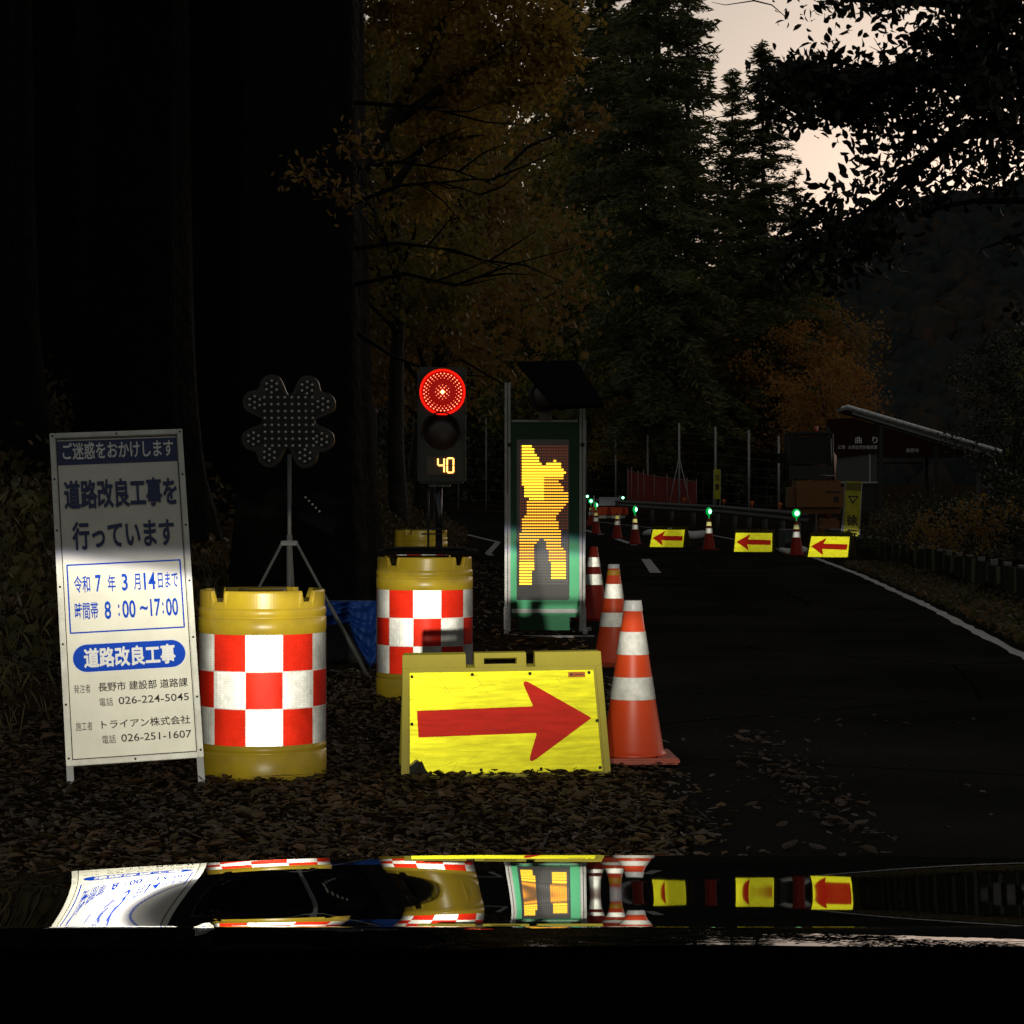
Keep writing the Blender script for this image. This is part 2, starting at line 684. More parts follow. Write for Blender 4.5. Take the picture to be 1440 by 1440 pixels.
yy = np.arange(3, 14.6, .5)
e1 = ribbon(np.c_[redge(yy), yy], .13, jag=.02)
yy = np.arange(17.2 - 2.1, 111, .6)
e2 = ribbon(np.c_[redge(yy), yy], .13, jag=.03)
yy = np.arange(44.5, 86, .6)
e3 = ribbon(np.c_[ledge(yy) + .1, yy], .15, jag=.01)
d1 = ribbon([P(914, 807, 34.1)[:2], P(909, 787, 42)[:2]], .2)
d1 = ribbon([((922 - 720) / FPX * 34.2, 34.2), ((908 - 720) / FPX * 42, 42)], .17)
d2 = ribbon([((893 - 720) / FPX * 53, 53), ((867 - 720) / FPX * 59.5, 59.5)], .17)
d3 = ribbon([((846 - 720) / FPX * 64, 64), ((822 - 720) / FPX * 70, 70)], .17)
V, F = merge([e1, e2, e3, d1, d2, d3])
tag(np_mesh('road_markings', V, F, PAINT), kind='structure')


# ------------------------------------------------------------------ foliage generators
def leaf_quads(C, size, aspect=.6, up=0.0, curl=.0, pref=None):
    """diamond-shaped leaves at centres C; returns V,F (4-gons)"""
    n = len(C)
    d = rng.normal(size=(n, 3))
    if pref is not None:
        d = d * .5 + pref
    d /= np.linalg.norm(d, axis=1)[:, None]
    e = rng.normal(size=(n, 3))
    e[:, 2] *= (1 - up)
    e -= d * np.sum(e * d, 1)[:, None]
    e /= np.linalg.norm(e, axis=1)[:, None]
    s = (size * rng.uniform(.6, 1.3, n))[:, None]
    a = C - d * s * .5
    b = C + e * s * aspect * .5 - d * s * .05
    c = C + d * s * .55
    f = C - e * s * aspect * .5 - d * s * .05
    V = np.stack([a, b, c, f], 1)
    if curl:
        nn = np.cross(d, e)
        V[:, 1] += nn * s * curl
        V[:, 3] += nn * s * curl * rng.uniform(.2, 1, n)[:, None]
    F = np.arange(n * 4).reshape(n, 4)
    return V.reshape(-1, 3), F


def leaf_hex(C, size, aspect=.55, up=0.0, pref=None):
    """pointed oval leaves of six corners, slightly folded along the midrib"""
    n = len(C)
    d = rng.normal(size=(n, 3))
    if pref is not None:
        d = d * .6 + pref
    d /= np.linalg.norm(d, axis=1)[:, None]
    e = rng.normal(size=(n, 3))
    e[:, 2] *= (1 - up)
    e -= d * np.sum(e * d, 1)[:, None]
    e /= np.linalg.norm(e, axis=1)[:, None]
    nn = np.cross(d, e)
    s = (size * rng.uniform(.6, 1.25, n))[:, None]
    P_ = []
    for u_, v_ in ((-.5, 0), (-.22, .36), (.15, .40), (.6, 0), (.15, -.40), (-.22, -.36)):
        P_.append(C + d * s * u_ + e * s * aspect * v_ + nn * s * (abs(v_) * .25 - .12 * u_ * u_))
    V = np.stack(P_, 1).reshape(-1, 3)
    return V, np.arange(n * 6).reshape(n, 6)


def broadleaf_mesh(seed, H=10.0, RC=3.0, trunk=.22, nclump=90, per=110, leaf=.16, low=.25, flat=.8, gap=.55):
    """returns (leafV, leafF, trunk MB) for a tree at the origin"""
    r_ = np.random.default_rng(seed)
    tb = MB()
    lean = r_.normal(size=2) * .05 * H
    tp = []
    for i in range(7):
        t = i / 6
        tp.append((lean[0] * t * t + .08 * math.sin(i * 1.7 + seed), lean[1] * t * t + .08 * math.cos(i * 1.3), H * .86 * t))
    tb.tube(tp, [trunk * (1 - .8 * i / 6) for i in range(7)], 9)
    cl = []
    zc, hz = H * (low + 1) / 2, H * (1 - low) / 2
    while len(cl) < nclump:
        p = r_.uniform(-1, 1, 3)
        rr = np.linalg.norm(p)
        if rr > 1 or rr < gap * r_.uniform(0, 1.2):
            continue
        k = 1 + .25 * math.sin(p[0] * 5 + seed) + .2 * math.sin(p[2] * 6 + seed * 2)
        cl.append((p[0] * RC * k, p[1] * RC * k, zc + p[2] * hz * flat / .8))
    cl = np.array(cl)
    for c in cl[:26]:
        z0 = max(H * .18, c[2] - r_.uniform(.8, 2.2))
        t = min(1, z0 / (H * .86))
        s = Vector((lean[0] * t * t, lean[1] * t * t, z0))
        e = Vector(c)
        mid = s.lerp(e, .5) + Vector(r_.normal(size=3)) * .15 + Vector((0, 0, .2))
        tb.tube([s, mid, e], [trunk * .32 * (1.1 - t), trunk * .16, trunk * .05], 5, cap=False)
    cr = RC * r_.uniform(.16, .36, len(cl))
    C = np.repeat(cl, per, 0) + r_.normal(size=(len(cl) * per, 3)) * np.repeat(cr, per)[:, None] * .55 * np.array([1, 1, .6])
    V, F = leaf_quads(C, leaf, .7, up=.5)
    return V, F, tb


def conifer_mesh(seed, H=16.0, RB=2.6, trunk=.2, layer=.29, needle=.27, bare=.12):
    r_ = np.random.default_rng(seed)
    tb = MB()
    tb.tube([(0, 0, 0), (.05, 0, H * .5), (0, .04, H)], [trunk, trunk * .6, .02], 8)
    Cs, Ds = [], []
    z = H * bare
    while z < H - .25:
        t = (z - H * bare) / (H * (1 - bare))
        rad = RB * (1 - t) ** .75 * (1 - .25 * math.exp(-t * 12)) + .12
        nb = r_.integers(5, 8)
        a0 = r_.uniform(0, 6.28)
        for k in range(nb):
            a = a0 + k * 6.283 / nb + r_.normal() * .25
            Lb = rad * r_.uniform(.55, 1.2)
            if r_.uniform() < .1:
                continue
            rise = r_.uniform(-.05, .22) - .18 * (1 - t)
            zz = z + r_.normal() * .22
            steps = max(3, int(Lb / .11))
            u = np.linspace(.12, 1, steps)
            cx, cy = np.cos(a), np.sin(a)
            bz = zz + Lb * (rise * u - .25 * u * u * (1 - t))
            base = np.stack([cx * u * Lb, cy * u * Lb, bz], -1)
            tb.tube([tuple(base[0]), tuple(base[len(base) // 2]), tuple(base[-1])], [.03, .018, .006], 4, cap=False)
            wd = .10 + .34 * Lb * np.sin(np.clip(u * 1.05, 0, 1) * math.pi * .8 + .25) * .5
            for side in (-1, 1):
                for rep in range(5):
                    off = (wd * r_.uniform(.1, 1, steps) * side)[:, None] * np.array([-cy, cx, 0])
                    c = base + off + r_.normal(size=(steps, 3)) * np.array([.07, .07, .06])
                    dd = np.stack([cx * .8 - cy * side * .9 + 0 * u, cy * .8 + cx * side * .9 + 0 * u, -.1 + 0 * u], -1)
                    Cs.append(c)
                    Ds.append(dd)
        z += layer * r_.uniform(.7, 1.3)
    C, D = np.concatenate(Cs), np.concatenate(Ds)
    V, F = leaf_quads(C, needle, .20, up=-.3, pref=D * 1.4)
    return V, F, tb


def add_tree(name, meshes, lm, x, y, sc, rz, label, cat, group, bark=BARK, zoff=0.0, sz=None):
    V, F, tb = meshes['data']
    root = empty(name, (x, y, gz(x, y) - .05 + zoff), (0, 0, rz), label, cat, group)
    root.scale = (sc, sc, sz or sc)
    key = lm.name
    if key not in meshes:
        c = np_mesh('crown', V, F, lm, root)
        if 'trunk' not in meshes:
            t = tb.build('trunk', bark, root)
            meshes['trunk'] = t.data
        else:
            t = bpy.data.objects.new('trunk', meshes['trunk'])
            COL.objects.link(t)
            t.parent = root
        meshes[key] = c.data
    else:
        for nm, me in (('crown', meshes[key]), ('trunk', meshes['trunk'])):
            o = bpy.data.objects.new(nm, me)
            COL.objects.link(o)
            o.parent = root
    return root


L_OLIVE = leafmat('olive_leaves', [(.11, .105, .024), (.20, .17, .036), (.27, .20, .04)])
L_RUST = leafmat('rust_leaves', [(.16, .085, .026), (.25, .145, .034), (.16, .135, .034)])
L_ORANGE = leafmat('orange_leaves', [(.26, .10, .024), (.34, .16, .032), (.20, .13, .028)])
L_YELLOW = leafmat('yellow_leaves', [(.26, .17, .035), (.46, .31, .055), (.16, .10, .03)])
L_GREEN = leafmat('green_leaves', [(.12, .15, .032), (.20, .21, .042), (.29, .26, .055)])
L_CONIF = leafmat('conifer_needles', [(.055, .070, .026), (.088, .10, .032), (.14, .125, .038)], transl=.22)
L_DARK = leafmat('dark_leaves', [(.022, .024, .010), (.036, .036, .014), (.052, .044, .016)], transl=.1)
L_BUSH = leafmat('bush_leaves', [(.04, .045, .014), (.075, .065, .024), (.12, .055, .024)])
L_FALLEN = leafmat('fallen_leaves', [(.018, .010, .005), (.040, .022, .009), (.060, .040, .014), (.080, .040, .016), (.15, .095, .045)], rough=.6, transl=.0)


# ------------------------------------------------------------------ far hill and woods (structure / stuff)
HILL_TOP = [(-900, 520), (700, 430), (1000, 400), (1050, 385), (1160, 345), (1250, 312), (1350, 292), (1440, 282), (1600, 250), (2400, 180)]


def hill_z(x, y):
    px = 720 + FPX * x / 420.0
    top = np.interp(px, [a for a, b in HILL_TOP], [b for a, b in HILL_TOP])
    zt = CAMH + (HOR - top) / FPX * 420 - 3.2
    t = np.clip((y - 190) / 230, 0, 1)
    return zt * (t ** .9) + 2.0 * vnoise(x, y, .05) * t - 1.0


hx, hy = np.meshgrid(np.linspace(-260, 420, 120), np.concatenate([np.linspace(190, 420, 50), np.linspace(430, 700, 10)]))
hz = hill_z(hx, hy)
V = np.stack([hx, hy, hz], -1).reshape(-1, 3)
idx = np.arange(hx.size).reshape(hx.shape)
F = np.stack([idx[:-1, :-1], idx[:-1, 1:], idx[1:, 1:], idx[1:, :-1]], -1).reshape(-1, 4)
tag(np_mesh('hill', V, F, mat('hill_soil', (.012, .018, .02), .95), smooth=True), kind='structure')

# trees of the far hillside: thousands of leaf masses, nobody could count them
n = 3000
px_ = rng.uniform(-5, 150, n)
py_ = np.where(rng.uniform(size=n) < .16, rng.uniform(404, 424, n), rng.uniform(192, 424, n))
pz_ = hill_z(px_, py_)
rad = rng.uniform(1.6, 3.8, n)
per = 110
bm = bmesh.new()
bmesh.ops.create_icosphere(bm, subdivisions=2, radius=1)
iv = np.array([v.co[:] for v in bm.verts])
fi = np.array([[v.index for v in f.verts] for f in bm.faces])
bm.free()
jit = 1 + .22 * rng.normal(size=(n, len(iv), 1))
Vh = (iv[None] * jit * np.array([1, 1, 1.15]) * rad[:, None, None] + np.c_[px_, py_, pz_ + rad * .7][:, None, :]).reshape(-1, 3)
Fh = (fi[None] + (np.arange(n) * len(iv))[:, None, None]).reshape(-1, 3)
L_HILL = leafmat('haze_tinted_leaves', [(.024, .030, .030), (.030, .035, .033), (.042, .037, .030), (.066, .042, .026)], transl=.0, rough=1)  # bluish grey tones put the distance haze into the leaf colour
_b = L_HILL.node_tree.nodes['Principled BSDF']
_b.inputs['Specular IOR Level'].default_value = 0
_n = L_HILL.node_tree.nodes.new('ShaderNodeTexNoise')
_n.inputs['Scale'].default_value = 1.6
_n.inputs['Detail'].default_value = 8
_t = L_HILL.node_tree.nodes.new('ShaderNodeTexCoord')
_p = L_HILL.node_tree.nodes.new('ShaderNodeBump')
_p.inputs['Distance'].default_value = .6
_p.inputs['Strength'].default_value = .8
L_HILL.node_tree.links.new(_t.outputs['Object'], _n.inputs['Vector'])
L_HILL.node_tree.links.new(_n.outputs['Fac'], _p.inputs['Height'])
L_HILL.node_tree.links.new(_p.outputs[0], _b.inputs['Normal'])
tag(np_mesh('hillside_forest', Vh, Fh, L_HILL, smooth=True), 'dark haze-tinted autumn forest covering the far hillside on the right', 'forest', kind='stuff')

# undergrowth and dense wood on the slope: left bank and behind the bend
def scatter_wood(n, xf, yf, hmax, size, matl, name, label, cat):
    xs, ys = xf(n), yf(n)
    ok = (xs < bank_edge(ys) - .1) | (xs > redge(ys) + 2.2)
    ok &= (xs < 2) | (xs > (1222 - 720) / FPX * ys) | (ys > 78)
    xs, ys = xs[ok], ys[ok]
    z = G(xs, ys)
    zz = z + hmax(xs, ys) * rng.uniform(0, 1, len(xs)) ** 1.4
    V, F = leaf_quads(np.c_[xs, ys, zz], size, .65, up=.4)
    return tag(np_mesh(name, V, F, matl), label, cat, kind='stuff')


def clump(xs, ys, s=.9):
    return np.clip(.6 + .6 * vnoise(xs, ys, s), .1, 1.3)


scatter_wood(52000, lambda n: rng.uniform(-9, -1.0, n), lambda n: rng.uniform(9, 60, n),
             lambda x, y: clump(x, y) * (.35 + .9 * ss(0.3, 3, bank_edge(y) - x)) * (.6 + .4 * ss(10, 30, y)), .10, L_BUSH,
             'undergrowth', 'leafy undergrowth covering the dark bank left of the road', 'undergrowth')
scatter_wood(70000, lambda n: rng.uniform(-26, 16, n), lambda n: rng.uniform(112, 150, n),
             lambda x, y: clump(x, y, .5) * (7 + 5 * ss(10, -5, x)), .36, L_DARK,
             'backwood', 'dark mass of trees closing the view behind the tall fence', 'woodland')
scatter_wood(26000, lambda n: rng.uniform(6, 26, n), lambda n: rng.uniform(24, 75, n),
             lambda x, y: clump(x, y, 1.1) * (.25 + .75 * ss(2.4, 6, x - redge(y))), .11, L_BUSH,
             'verge_plants', 'low weeds and shrubs on the dark ground right of the road', 'weeds')

# ------------------------------------------------------------------ trees
TM = {k: {'data': v} for k, v in {
    'b1': broadleaf_mesh(3, 10, 2.6),
    'b2': broadleaf_mesh(8, 10, 3.0, nclump=100, low=.15),
    'b3': broadleaf_mesh(15, 6, 1.9, trunk=.13, nclump=70, per=110, leaf=.12, low=.2),
    'b4': broadleaf_mesh(21, 12, 2.7, nclump=110, per=110, leaf=.15, low=.3),
    'c1': conifer_mesh(5, 16, 2.5),
    'c2': conifer_mesh(9, 15, 2.9, layer=.30),
    'c3': conifer_mesh(13, 17, 2.2, layer=.24),
}.items()}


def tree_at(px, Y, key, lm, sc, rz, name, label, cat='tree', group=None, sz=None, dz=0):
    return add_tree(name, TM[key], lm, (px - 720) / FPX * Y, Y, sc, rz, label, cat, group, zoff=dz, sz=sz)


CONIFERS = [
    (1072, 68, 'c1', .90, .3, None, 'tall conifer with a thin spire alone against the sky, right of the others'),
    (1118, 74, 'c2', .74, 1.9, None, 'shorter conifer whose flat branch tips reach furthest right against the sky'),
    (1030, 80, 'c3', .92, 2.8, None, 'slim conifer directly left behind the one with the thin spire'),
    (925, 66, 'c2', 1.05, 4.0, 1.5, 'broad dark conifer rising out of the top of the photo above the red netting'),
    (890, 76, 'c1', 1.22, 5.1, 1.6, 'tall conifer between the broad dark one and the green crown'),
    (850, 84, 'c3', 1.3, .9, 1.5, 'tall narrow conifer with small sky gaps beside the yellow leaves'),
    (968, 92, 'c1', 1.12, 2.2, 1.45, 'conifer standing far back between two nearer conifers'),
    (1150, 96, 'c3', .66, 1.2, None, 'small far conifer at the right end of the conifer row'),
    (790, 92, 'c2', 1.35, 3.3, 1.7, 'leftmost tall conifer, mostly behind autumn leaves'),
    (1058, 100, 'c2', .95, 5.5, None, 'distant conifer seen through the gaps right of the centre'),
]
for px, Y, k, sc, rz, sz, lab in CONIFERS:
    Y, sc = Y * 1.38, sc * 1.38
    sz = sz and sz * 1.38
    tree_at(px, Y, k, L_CONIF, sc, rz, 'conifer', lab, 'conifer', 'conifers behind the bend', sz)

BROAD = [
    (560, 44, 'b4', L_OLIVE, .92, .5, 'olive autumn tree just right of the huge black trunk'),
    (600, 50, 'b1', L_RUST, 1.2, 1.5, 'rust brown tree left above the red traffic light'),
    (590, 64, 'b2', L_RUST, 1.5, 2.2, 'tall brownish tree behind the olive one on the left'),
    (700, 119, 'b4', L_OLIVE, 2.2, 3.1, 'tall olive tree above the illuminated guard sign'),
    (742, 112, 'b3', L_GREEN, 2.1, 3.9, 'small green tree behind the top of the guard sign'),
    (832, 98, 'b1', L_GREEN, 1.42, 4.2, 'rounded yellow green crown in the middle of the wood'),
    (775, 107, 'b2', L_OLIVE, 1.9, 5.5, 'wide olive tree between guard sign and conifers'),
    (915, 100, 'b2', L_OLIVE, .95, 2.9, 'olive gold tree filling the space in front of the broad dark conifer'),
    (985, 103, 'b1', L_RUST, .85, 5.9, 'muted rust tree low in front of the conifers, right of the red netting'),
    (880, 97, 'b3', L_YELLOW, 1.15, .2, 'small yellowish tree just above the far green lamps'),
    (930, 110, 'b3', L_OLIVE, 1.4, 1.7, 'low olive tree behind the red netting'),
    (1000, 106, 'b3', L_OLIVE, 1.55, 2.4, 'olive tree at the foot of the broad conifer'),
    (1058, 96, 'b3', L_RUST, 1.4, 3.3, 'rust coloured tree left of the excavator cab'),
    (1110, 92, 'b3', L_ORANGE, 1.32, 4.4, 'wider orange tree directly behind the excavator cab'),
    (1168, 78, 'b3', L_ORANGE, .96, 5.2, 'bright orange tree by the end of the shelter roof'),
    (1130, 104, 'b3', L_RUST, 1.75, .8, 'larger rust tree rising behind the orange ones'),
    (660, 126, 'b2', L_RUST, 2.5, 1.1, 'tall rust tree far behind the red light'),
    (520, 78, 'b4', L_DARK, 1.6, 2.1, 'dark tree behind the olive tree by the trunk'),
    (1425, 62, 'b3', L_DARK, .92, 3.0, 'dim dark bushy tree at the right edge beyond the shelter'),
    (1490, 70, 'b2', L_GREEN, .55, 1.0, 'dark round tree cut off by the right edge'),
]
for px, Y, k, lm, sc, rz, lab in BROAD:
    tree_at(px, Y, k, lm, sc, rz, 'broadleaf_tree', lab, 'tree', 'autumn trees along the bend')


# near overhanging tree at the upper left, lit yellow-brown
def blob_tree(name, base, blobs, leaf, lm, bark, label, cat='tree', trunk_r=.2, trunk_top=None, limbs=(), leafshape=.6, up=.4, pref=None):
    root = empty(name, base, label=label, cat=cat)
    bx = Vector(base)
    tb = MB()
    for pts, rr in limbs:
        tb.tube([Vector(p) - bx for p in pts], rr, 8)
    Cs = []
    for c, rxyz, n_ in blobs:
        c = np.array(c) - np.array(base)
        p = rng.normal(size=(n_, 3)) * .44 * np.array(rxyz)
        # small sprays inside each blob
        sp = rng.normal(size=(max(2, n_ // 14), 3)) * .5 * np.array(rxyz)
        pick = rng.integers(0, len(sp), n_)
        p = np.where(rng.uniform(size=(n_, 1)) < .75, sp[pick] + rng.normal(size=(n_, 3)) * .10, p)
        Cs.append(p + c)
        for q in sp[:: 4]:
            s0 = Vector(c)
            e0 = Vector(c + q)
            tb.tube([s0, s0.lerp(e0, .5) + Vector((0, 0, .04)), e0], [.012, .008, .003], 4, cap=False)
    V, F = leaf_hex(np.concatenate(Cs), leaf, leafshape, up=up, pref=pref)
    np_mesh('crown', V, F, lm, root)
    tb.build('trunk', bark, root)
    return root


def PB(px, py, Y, rx, ry, n, rd=None):
    s = Y / FPX
    c = P(px, py, Y)
    return (tuple(c), (rx * s, (rd or (rx + ry) / 2 * s), ry * s), n)


Yn = 27
gb = gz(-2.9, Yn)
blob_tree('broadleaf_tree', (-2.9, Yn, gb), [
    PB(700, 60, 26, 70, 50, 1500), PB(760, 40, 26.5, 50, 50, 1000), PB(650, 120, 27, 70, 60, 1500), PB(625, 50, 28, 66, 70, 1700),
    PB(760, 110, 26.5, 35, 25, 420), PB(720, 130, 26, 50, 25, 500), PB(612, 150, 28, 50, 80, 1500), PB(790, 70, 26.5, 18, 30, 260),
    PB(600, 260, 28, 42, 60, 800), PB(640, 200, 27, 60, 30, 500), PB(680, 0, 26.5, 120, 30, 1500), PB(640, -60, 28, 110, 50, 2200), PB(548, 10, 28.5, 40, 50, 900)],
    .085, L_YELLOW, BARK, 'yellow brown tree overhanging the road at the top, nearest of the autumn trees', leafshape=.75,
    limbs=[([(-2.9, Yn, gb), (-2.7, Yn, 3.5), P(560, 150, Yn), P(620, 40, Yn), P(650, -60, Yn)], [.14, .11, .07, .05, .03]),
           ([P(560, 170, Yn), P(640, 110, 26.6), P(720, 70, 26.2), P(790, 60, 26.4)], [.07, .05, .03, .01]),
           ([P(555, 260, Yn), P(600, 200, 27), P(680, 190, 26.6)], [.06, .04, .01])])

# huge old cedars on the left: black bark, almost unlit
def cedar(px, Y, rad, H, label, seed, branches=()):
    x = (px - 720) / FPX * Y
    b0 = gz(x, Y) - .2
    root = empty('cedar_tree', (x, Y, b0), label=label, cat='cedar', group='old cedars on the left bank')
    tb = MB()
    seg, nz = 40, 26
    vs, fs = [], []
    for i in range(nz):
        t = i / (nz - 1)
        z = H * t
        r0 = rad * (1 + .35 * math.exp(-z / .8)) * (1 - .35 * t)
        for k in range(seg):
            a = 2 * math.pi * k / seg
            r1 = r0 * (1 + .035 * math.sin(a * 9 + seed + .4 * math.sin(z * .9)) + .02 * math.sin(a * 23 + z * .5) + .12 * math.exp(-z / .8) * math.sin(a * 5 + seed))
            vs.append((r1 * math.cos(a), r1 * math.sin(a), z))
    for i in range(nz - 1):
        for k in range(seg):
            fs.append((i * seg + k, i * seg + (k + 1) % seg, (i + 1) * seg + (k + 1) % seg, (i + 1) * seg + k))
    tb.add(vs, fs, 0, True)
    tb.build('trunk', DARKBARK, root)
    for pts in branches:
        b = MB()
        p0 = Vector((x, Y, b0))
        q = [Vector(p) - p0 for p in pts]
        b.tube(q, [.024 * (1 - .85 * i / (len(q) - 1)) for i in range(len(q))], 6)
        for _ in range(4):
            i = random.randrange(1, len(q) - 1)
            s = q[i].lerp(q[i + 1], random.random())
            e = s + Vector((random.uniform(.15, .8), random.uniform(-.3, .3), random.uniform(-.4, .35)))
            b.tube([s, s.lerp(e, .5) + Vector((0, 0, random.uniform(-.06, .06))), e], [.012, .008, .003], 4, cap=False)
        b.build('branch', DARKBARK, root)
    # drooping crown high above
    Cc = np.c_[rng.normal(size=(9000, 2)) * rad * 2.6, rng.uniform(.46, 1.05, 9000) * H]
    V_, F_ = leaf_quads(Cc, .28, .4, up=.2)
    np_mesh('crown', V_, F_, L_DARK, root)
    return root


cedar(428, 21.5, .64, 17, 'huge black cedar trunk behind the cross shaped lamp board', 1, [
    [P(500, 285, 21), P(560, 262, 20.6), P(615, 256, 20.4), P(680, 275, 20.2)],
    [P(500, 400, 21), P(570, 385, 20.6), P(640, 402, 20.2), P(720, 372, 20), P(810, 348, 19.8)],
    [P(500, 350, 21), P(560, 342, 20.6), P(640, 352, 20.2), P(720, 380, 20)],
    [P(500, 238, 21), P(560, 228, 20.6), P(640, 240, 20.2), P(700, 262, 20)],
    [P(500, 145, 21), P(580, 150, 20.6), P(640, 160, 20.2)],
    [P(505, 470, 21), P(550, 500, 20.6), P(600, 520, 20.2), P(650, 505, 20)]])
cedar(190, 23, .60, 17, 'black cedar trunk above the white notice board', 2)
cedar(-40, 21, .62, 17, 'black cedar trunk at the far left edge', 3)
cedar(310, 27, .55, 18, 'black cedar trunk further back between two nearer trunks', 4)
cedar(60, 28, .55, 18, 'black cedar trunk further back above the left edge of the notice board', 5)

# dark conifer wood on the slope behind the cedars
nW = 60000
xs = rng.uniform(-16, -1.2, nW)
ys = rng.uniform(29, 44, nW)
ok = xs < (500 - 720) / FPX * ys
xs, ys = xs[ok], ys[ok]
zz = G(xs, ys) + rng.uniform(0, 1, len(xs)) ** .9 * 13
V, F = leaf_quads(np.c_[xs, ys, zz], .34, .5, up=.2)
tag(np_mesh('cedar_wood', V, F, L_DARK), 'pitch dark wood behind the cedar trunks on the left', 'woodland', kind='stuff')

# a low twig of red maple leaves in front of the black trunk
blob_tree('maple_twig', tuple(P(530, 330, 19)), [PB(450, 250, 18.6, 26, 16, 60), PB(480, 275, 18.6, 20, 12, 70), PB(505, 205, 18.8, 40, 20, 90), PB(430, 235, 18.6, 16, 12, 26)],
          .07, L_RUST, BARK, 'sparse twig of small red maple leaves in front of the black trunk', 'twig',
          limbs=[([P(530, 330, 19), P(500, 290, 18.8), P(450, 250, 18.6), P(425, 232, 18.6)], [.012, .01, .006, .003]),
                 ([P(530, 330, 19), P(525, 260, 18.9), P(480, 190, 18.8)], [.012, .008, .003])])

# big dark broadleaf tree whose branches hang in from the upper right
YB = 17.5
tb_ = (5.6, 19.5, gz(5.6, 19.5))
BL = []
for (px, py, rx, ry, n_) in [
        (1180, 8, 60, 12, 150), (1250, 10, 60, 16, 260), (1320, 2, 60, 22, 300), (1400, 20, 60, 30, 700), (1300, 60, 34, 30, 300), (1370, 75, 50, 34, 650),
        (1430, 90, 40, 60, 800), (1320, 110, 50, 26, 420), (1270, 100, 24, 18, 130), (1380, 140, 40, 30, 420),
        (1100, 112, 32, 20, 260), (1150, 118, 40, 28, 480), (1210, 122, 44, 30, 560), (1265, 130, 40, 26, 420), (1190, 150, 50, 20, 340), (1130, 140, 40, 16, 200),
        (1090, 140, 22, 14, 90), (1120, 165, 26, 14, 90),
        (1300, 175, 50, 34, 520), (1350, 200, 34, 34, 360), (1260, 205, 26, 22, 150), (1235, 190, 28, 12, 90), (1400, 215, 36, 26, 240), (1435, 180, 26, 50, 360),
        (1215, 232, 24, 14, 90), (1240, 255, 24, 16, 100), (1290, 245, 26, 20, 150), (1340, 250, 34, 14, 130), (1390, 265, 36, 12, 130), (1435, 250, 20, 26, 120),
        (1170, 285, 30, 20, 190), (1200, 320, 44, 22, 330), (1240, 300, 34, 18, 190), (1160, 340, 44, 24, 330), (1220, 350, 40, 22, 260), (1130, 370, 30, 20, 200),
        (1100, 390, 14, 12, 70), (1180, 375, 34, 14, 110), (1280, 275, 30, 12, 110), (1140, 310, 24, 16, 110), (1310, 290, 36, 8, 70),
        (1425, 345, 22, 10, 40), (1435, 440, 14, 16, 50), (1175, 395, 20, 8, 40), (1250, 345, 20, 18, 70)]:
    BL.append(PB(px, py, YB + random.uniform(-1.2, 1.2), rx, ry, int(n_ * (.95 if 85 < py < 155 or (px > 1350 and py < 160) else .52)), rd=.25))
limbs = [([tb_, (5.5, 19.3, 3.0), (5.1, 18.8, 5.2), P(1450, -80, 18), P(1400, -200, 18)], [.26, .22, .18, .14, .1]),
         ([(5.3, 19, 4.2), P(1470, 60, 18), P(1380, 100, 17.6), P(1290, 110, 17.5), P(1200, 118, 17.4), P(1110, 115, 17.3)], [.13, .09, .06, .045, .03, .012]),
         ([(5.35, 19, 3.6), P(1480, 200, 18), P(1400, 180, 17.8), P(1340, 190, 17.6), P(1290, 235, 17.5), P(1230, 290, 17.4), P(1170, 335, 17.4), P(1105, 392, 17.4)], [.12, .09, .07, .055, .045, .035, .025, .01]),
         ([(5.4, 19.1, 3.2), P(1500, 300, 18), P(1440, 282, 17.8), P(1370, 283, 17.7), P(1320, 292, 17.6), P(1300, 306, 17.6)], [.08, .05, .032, .022, .016, .006]),
         ([P(1450, -20, 18), P(1380, 10, 17.6), P(1300, 5, 17.6), P(1200, 2, 17.6)], [.07, .05, .03, .012]),
         ([P(1440, 150, 18), P(1385, 60, 17.8), P(1352, 20, 17.7), P(1320, -10, 17.6)], [.03, .025, .02, .012]),
         ([P(1460, 320, 17.8), P(1410, 340, 17.6), P(1380, 350, 17.5), P(1376, 358, 17.5)], [.02, .014, .008, .004]),
         ([P(1250, 90, 17.4), P(1238, 70, 17.4), P(1228, 54, 17.4)], [.006, .004, .002]),
         ([P(1238, 70, 17.4), P(1250, 58, 17.4)], [.004, .002]), ([P(1240, 75, 17.4), P(1222, 66, 17.4)], [.004, .002])]
for _ in range(34):
    px, py = random.uniform(1330, 1440), random.uniform(150, 275)
    a = random.uniform(-2.8, -.3)
    L_ = random.uniform(15, 50)
    limbs.append(([P(px, py, 17.9), P(px + L_ * .5 * math.cos(a), py + L_ * .5 * math.sin(a) + 2, 17.9), P(px + L_ * math.cos(a), py + L_ * math.sin(a), 17.9)], [.008, .006, .003]))
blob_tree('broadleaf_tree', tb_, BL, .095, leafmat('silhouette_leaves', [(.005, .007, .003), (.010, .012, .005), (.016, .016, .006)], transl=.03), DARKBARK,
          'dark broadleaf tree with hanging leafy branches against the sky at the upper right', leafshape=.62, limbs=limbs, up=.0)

# thin twigs with a few hanging leaves at the top of the sky gap
blob_tree('bare_twig', tuple(P(1030, -30, 20)), [PB(1107, 22, 20, 6, 12, 14)], .07, L_DARK, DARKBARK,
          'thin drooping twig with a few leaves at the top of the sky gap', 'twig',
          limbs=[([P(1030, -30, 20), P(1060, 2, 20), P(1085, 8, 20), P(1108, 28, 20)], [.012, .008, .006, .003]),
                 ([P(1060, 2, 20), P(1020, 8, 20), P(1000, 4, 20)], [.006, .004, .002])])

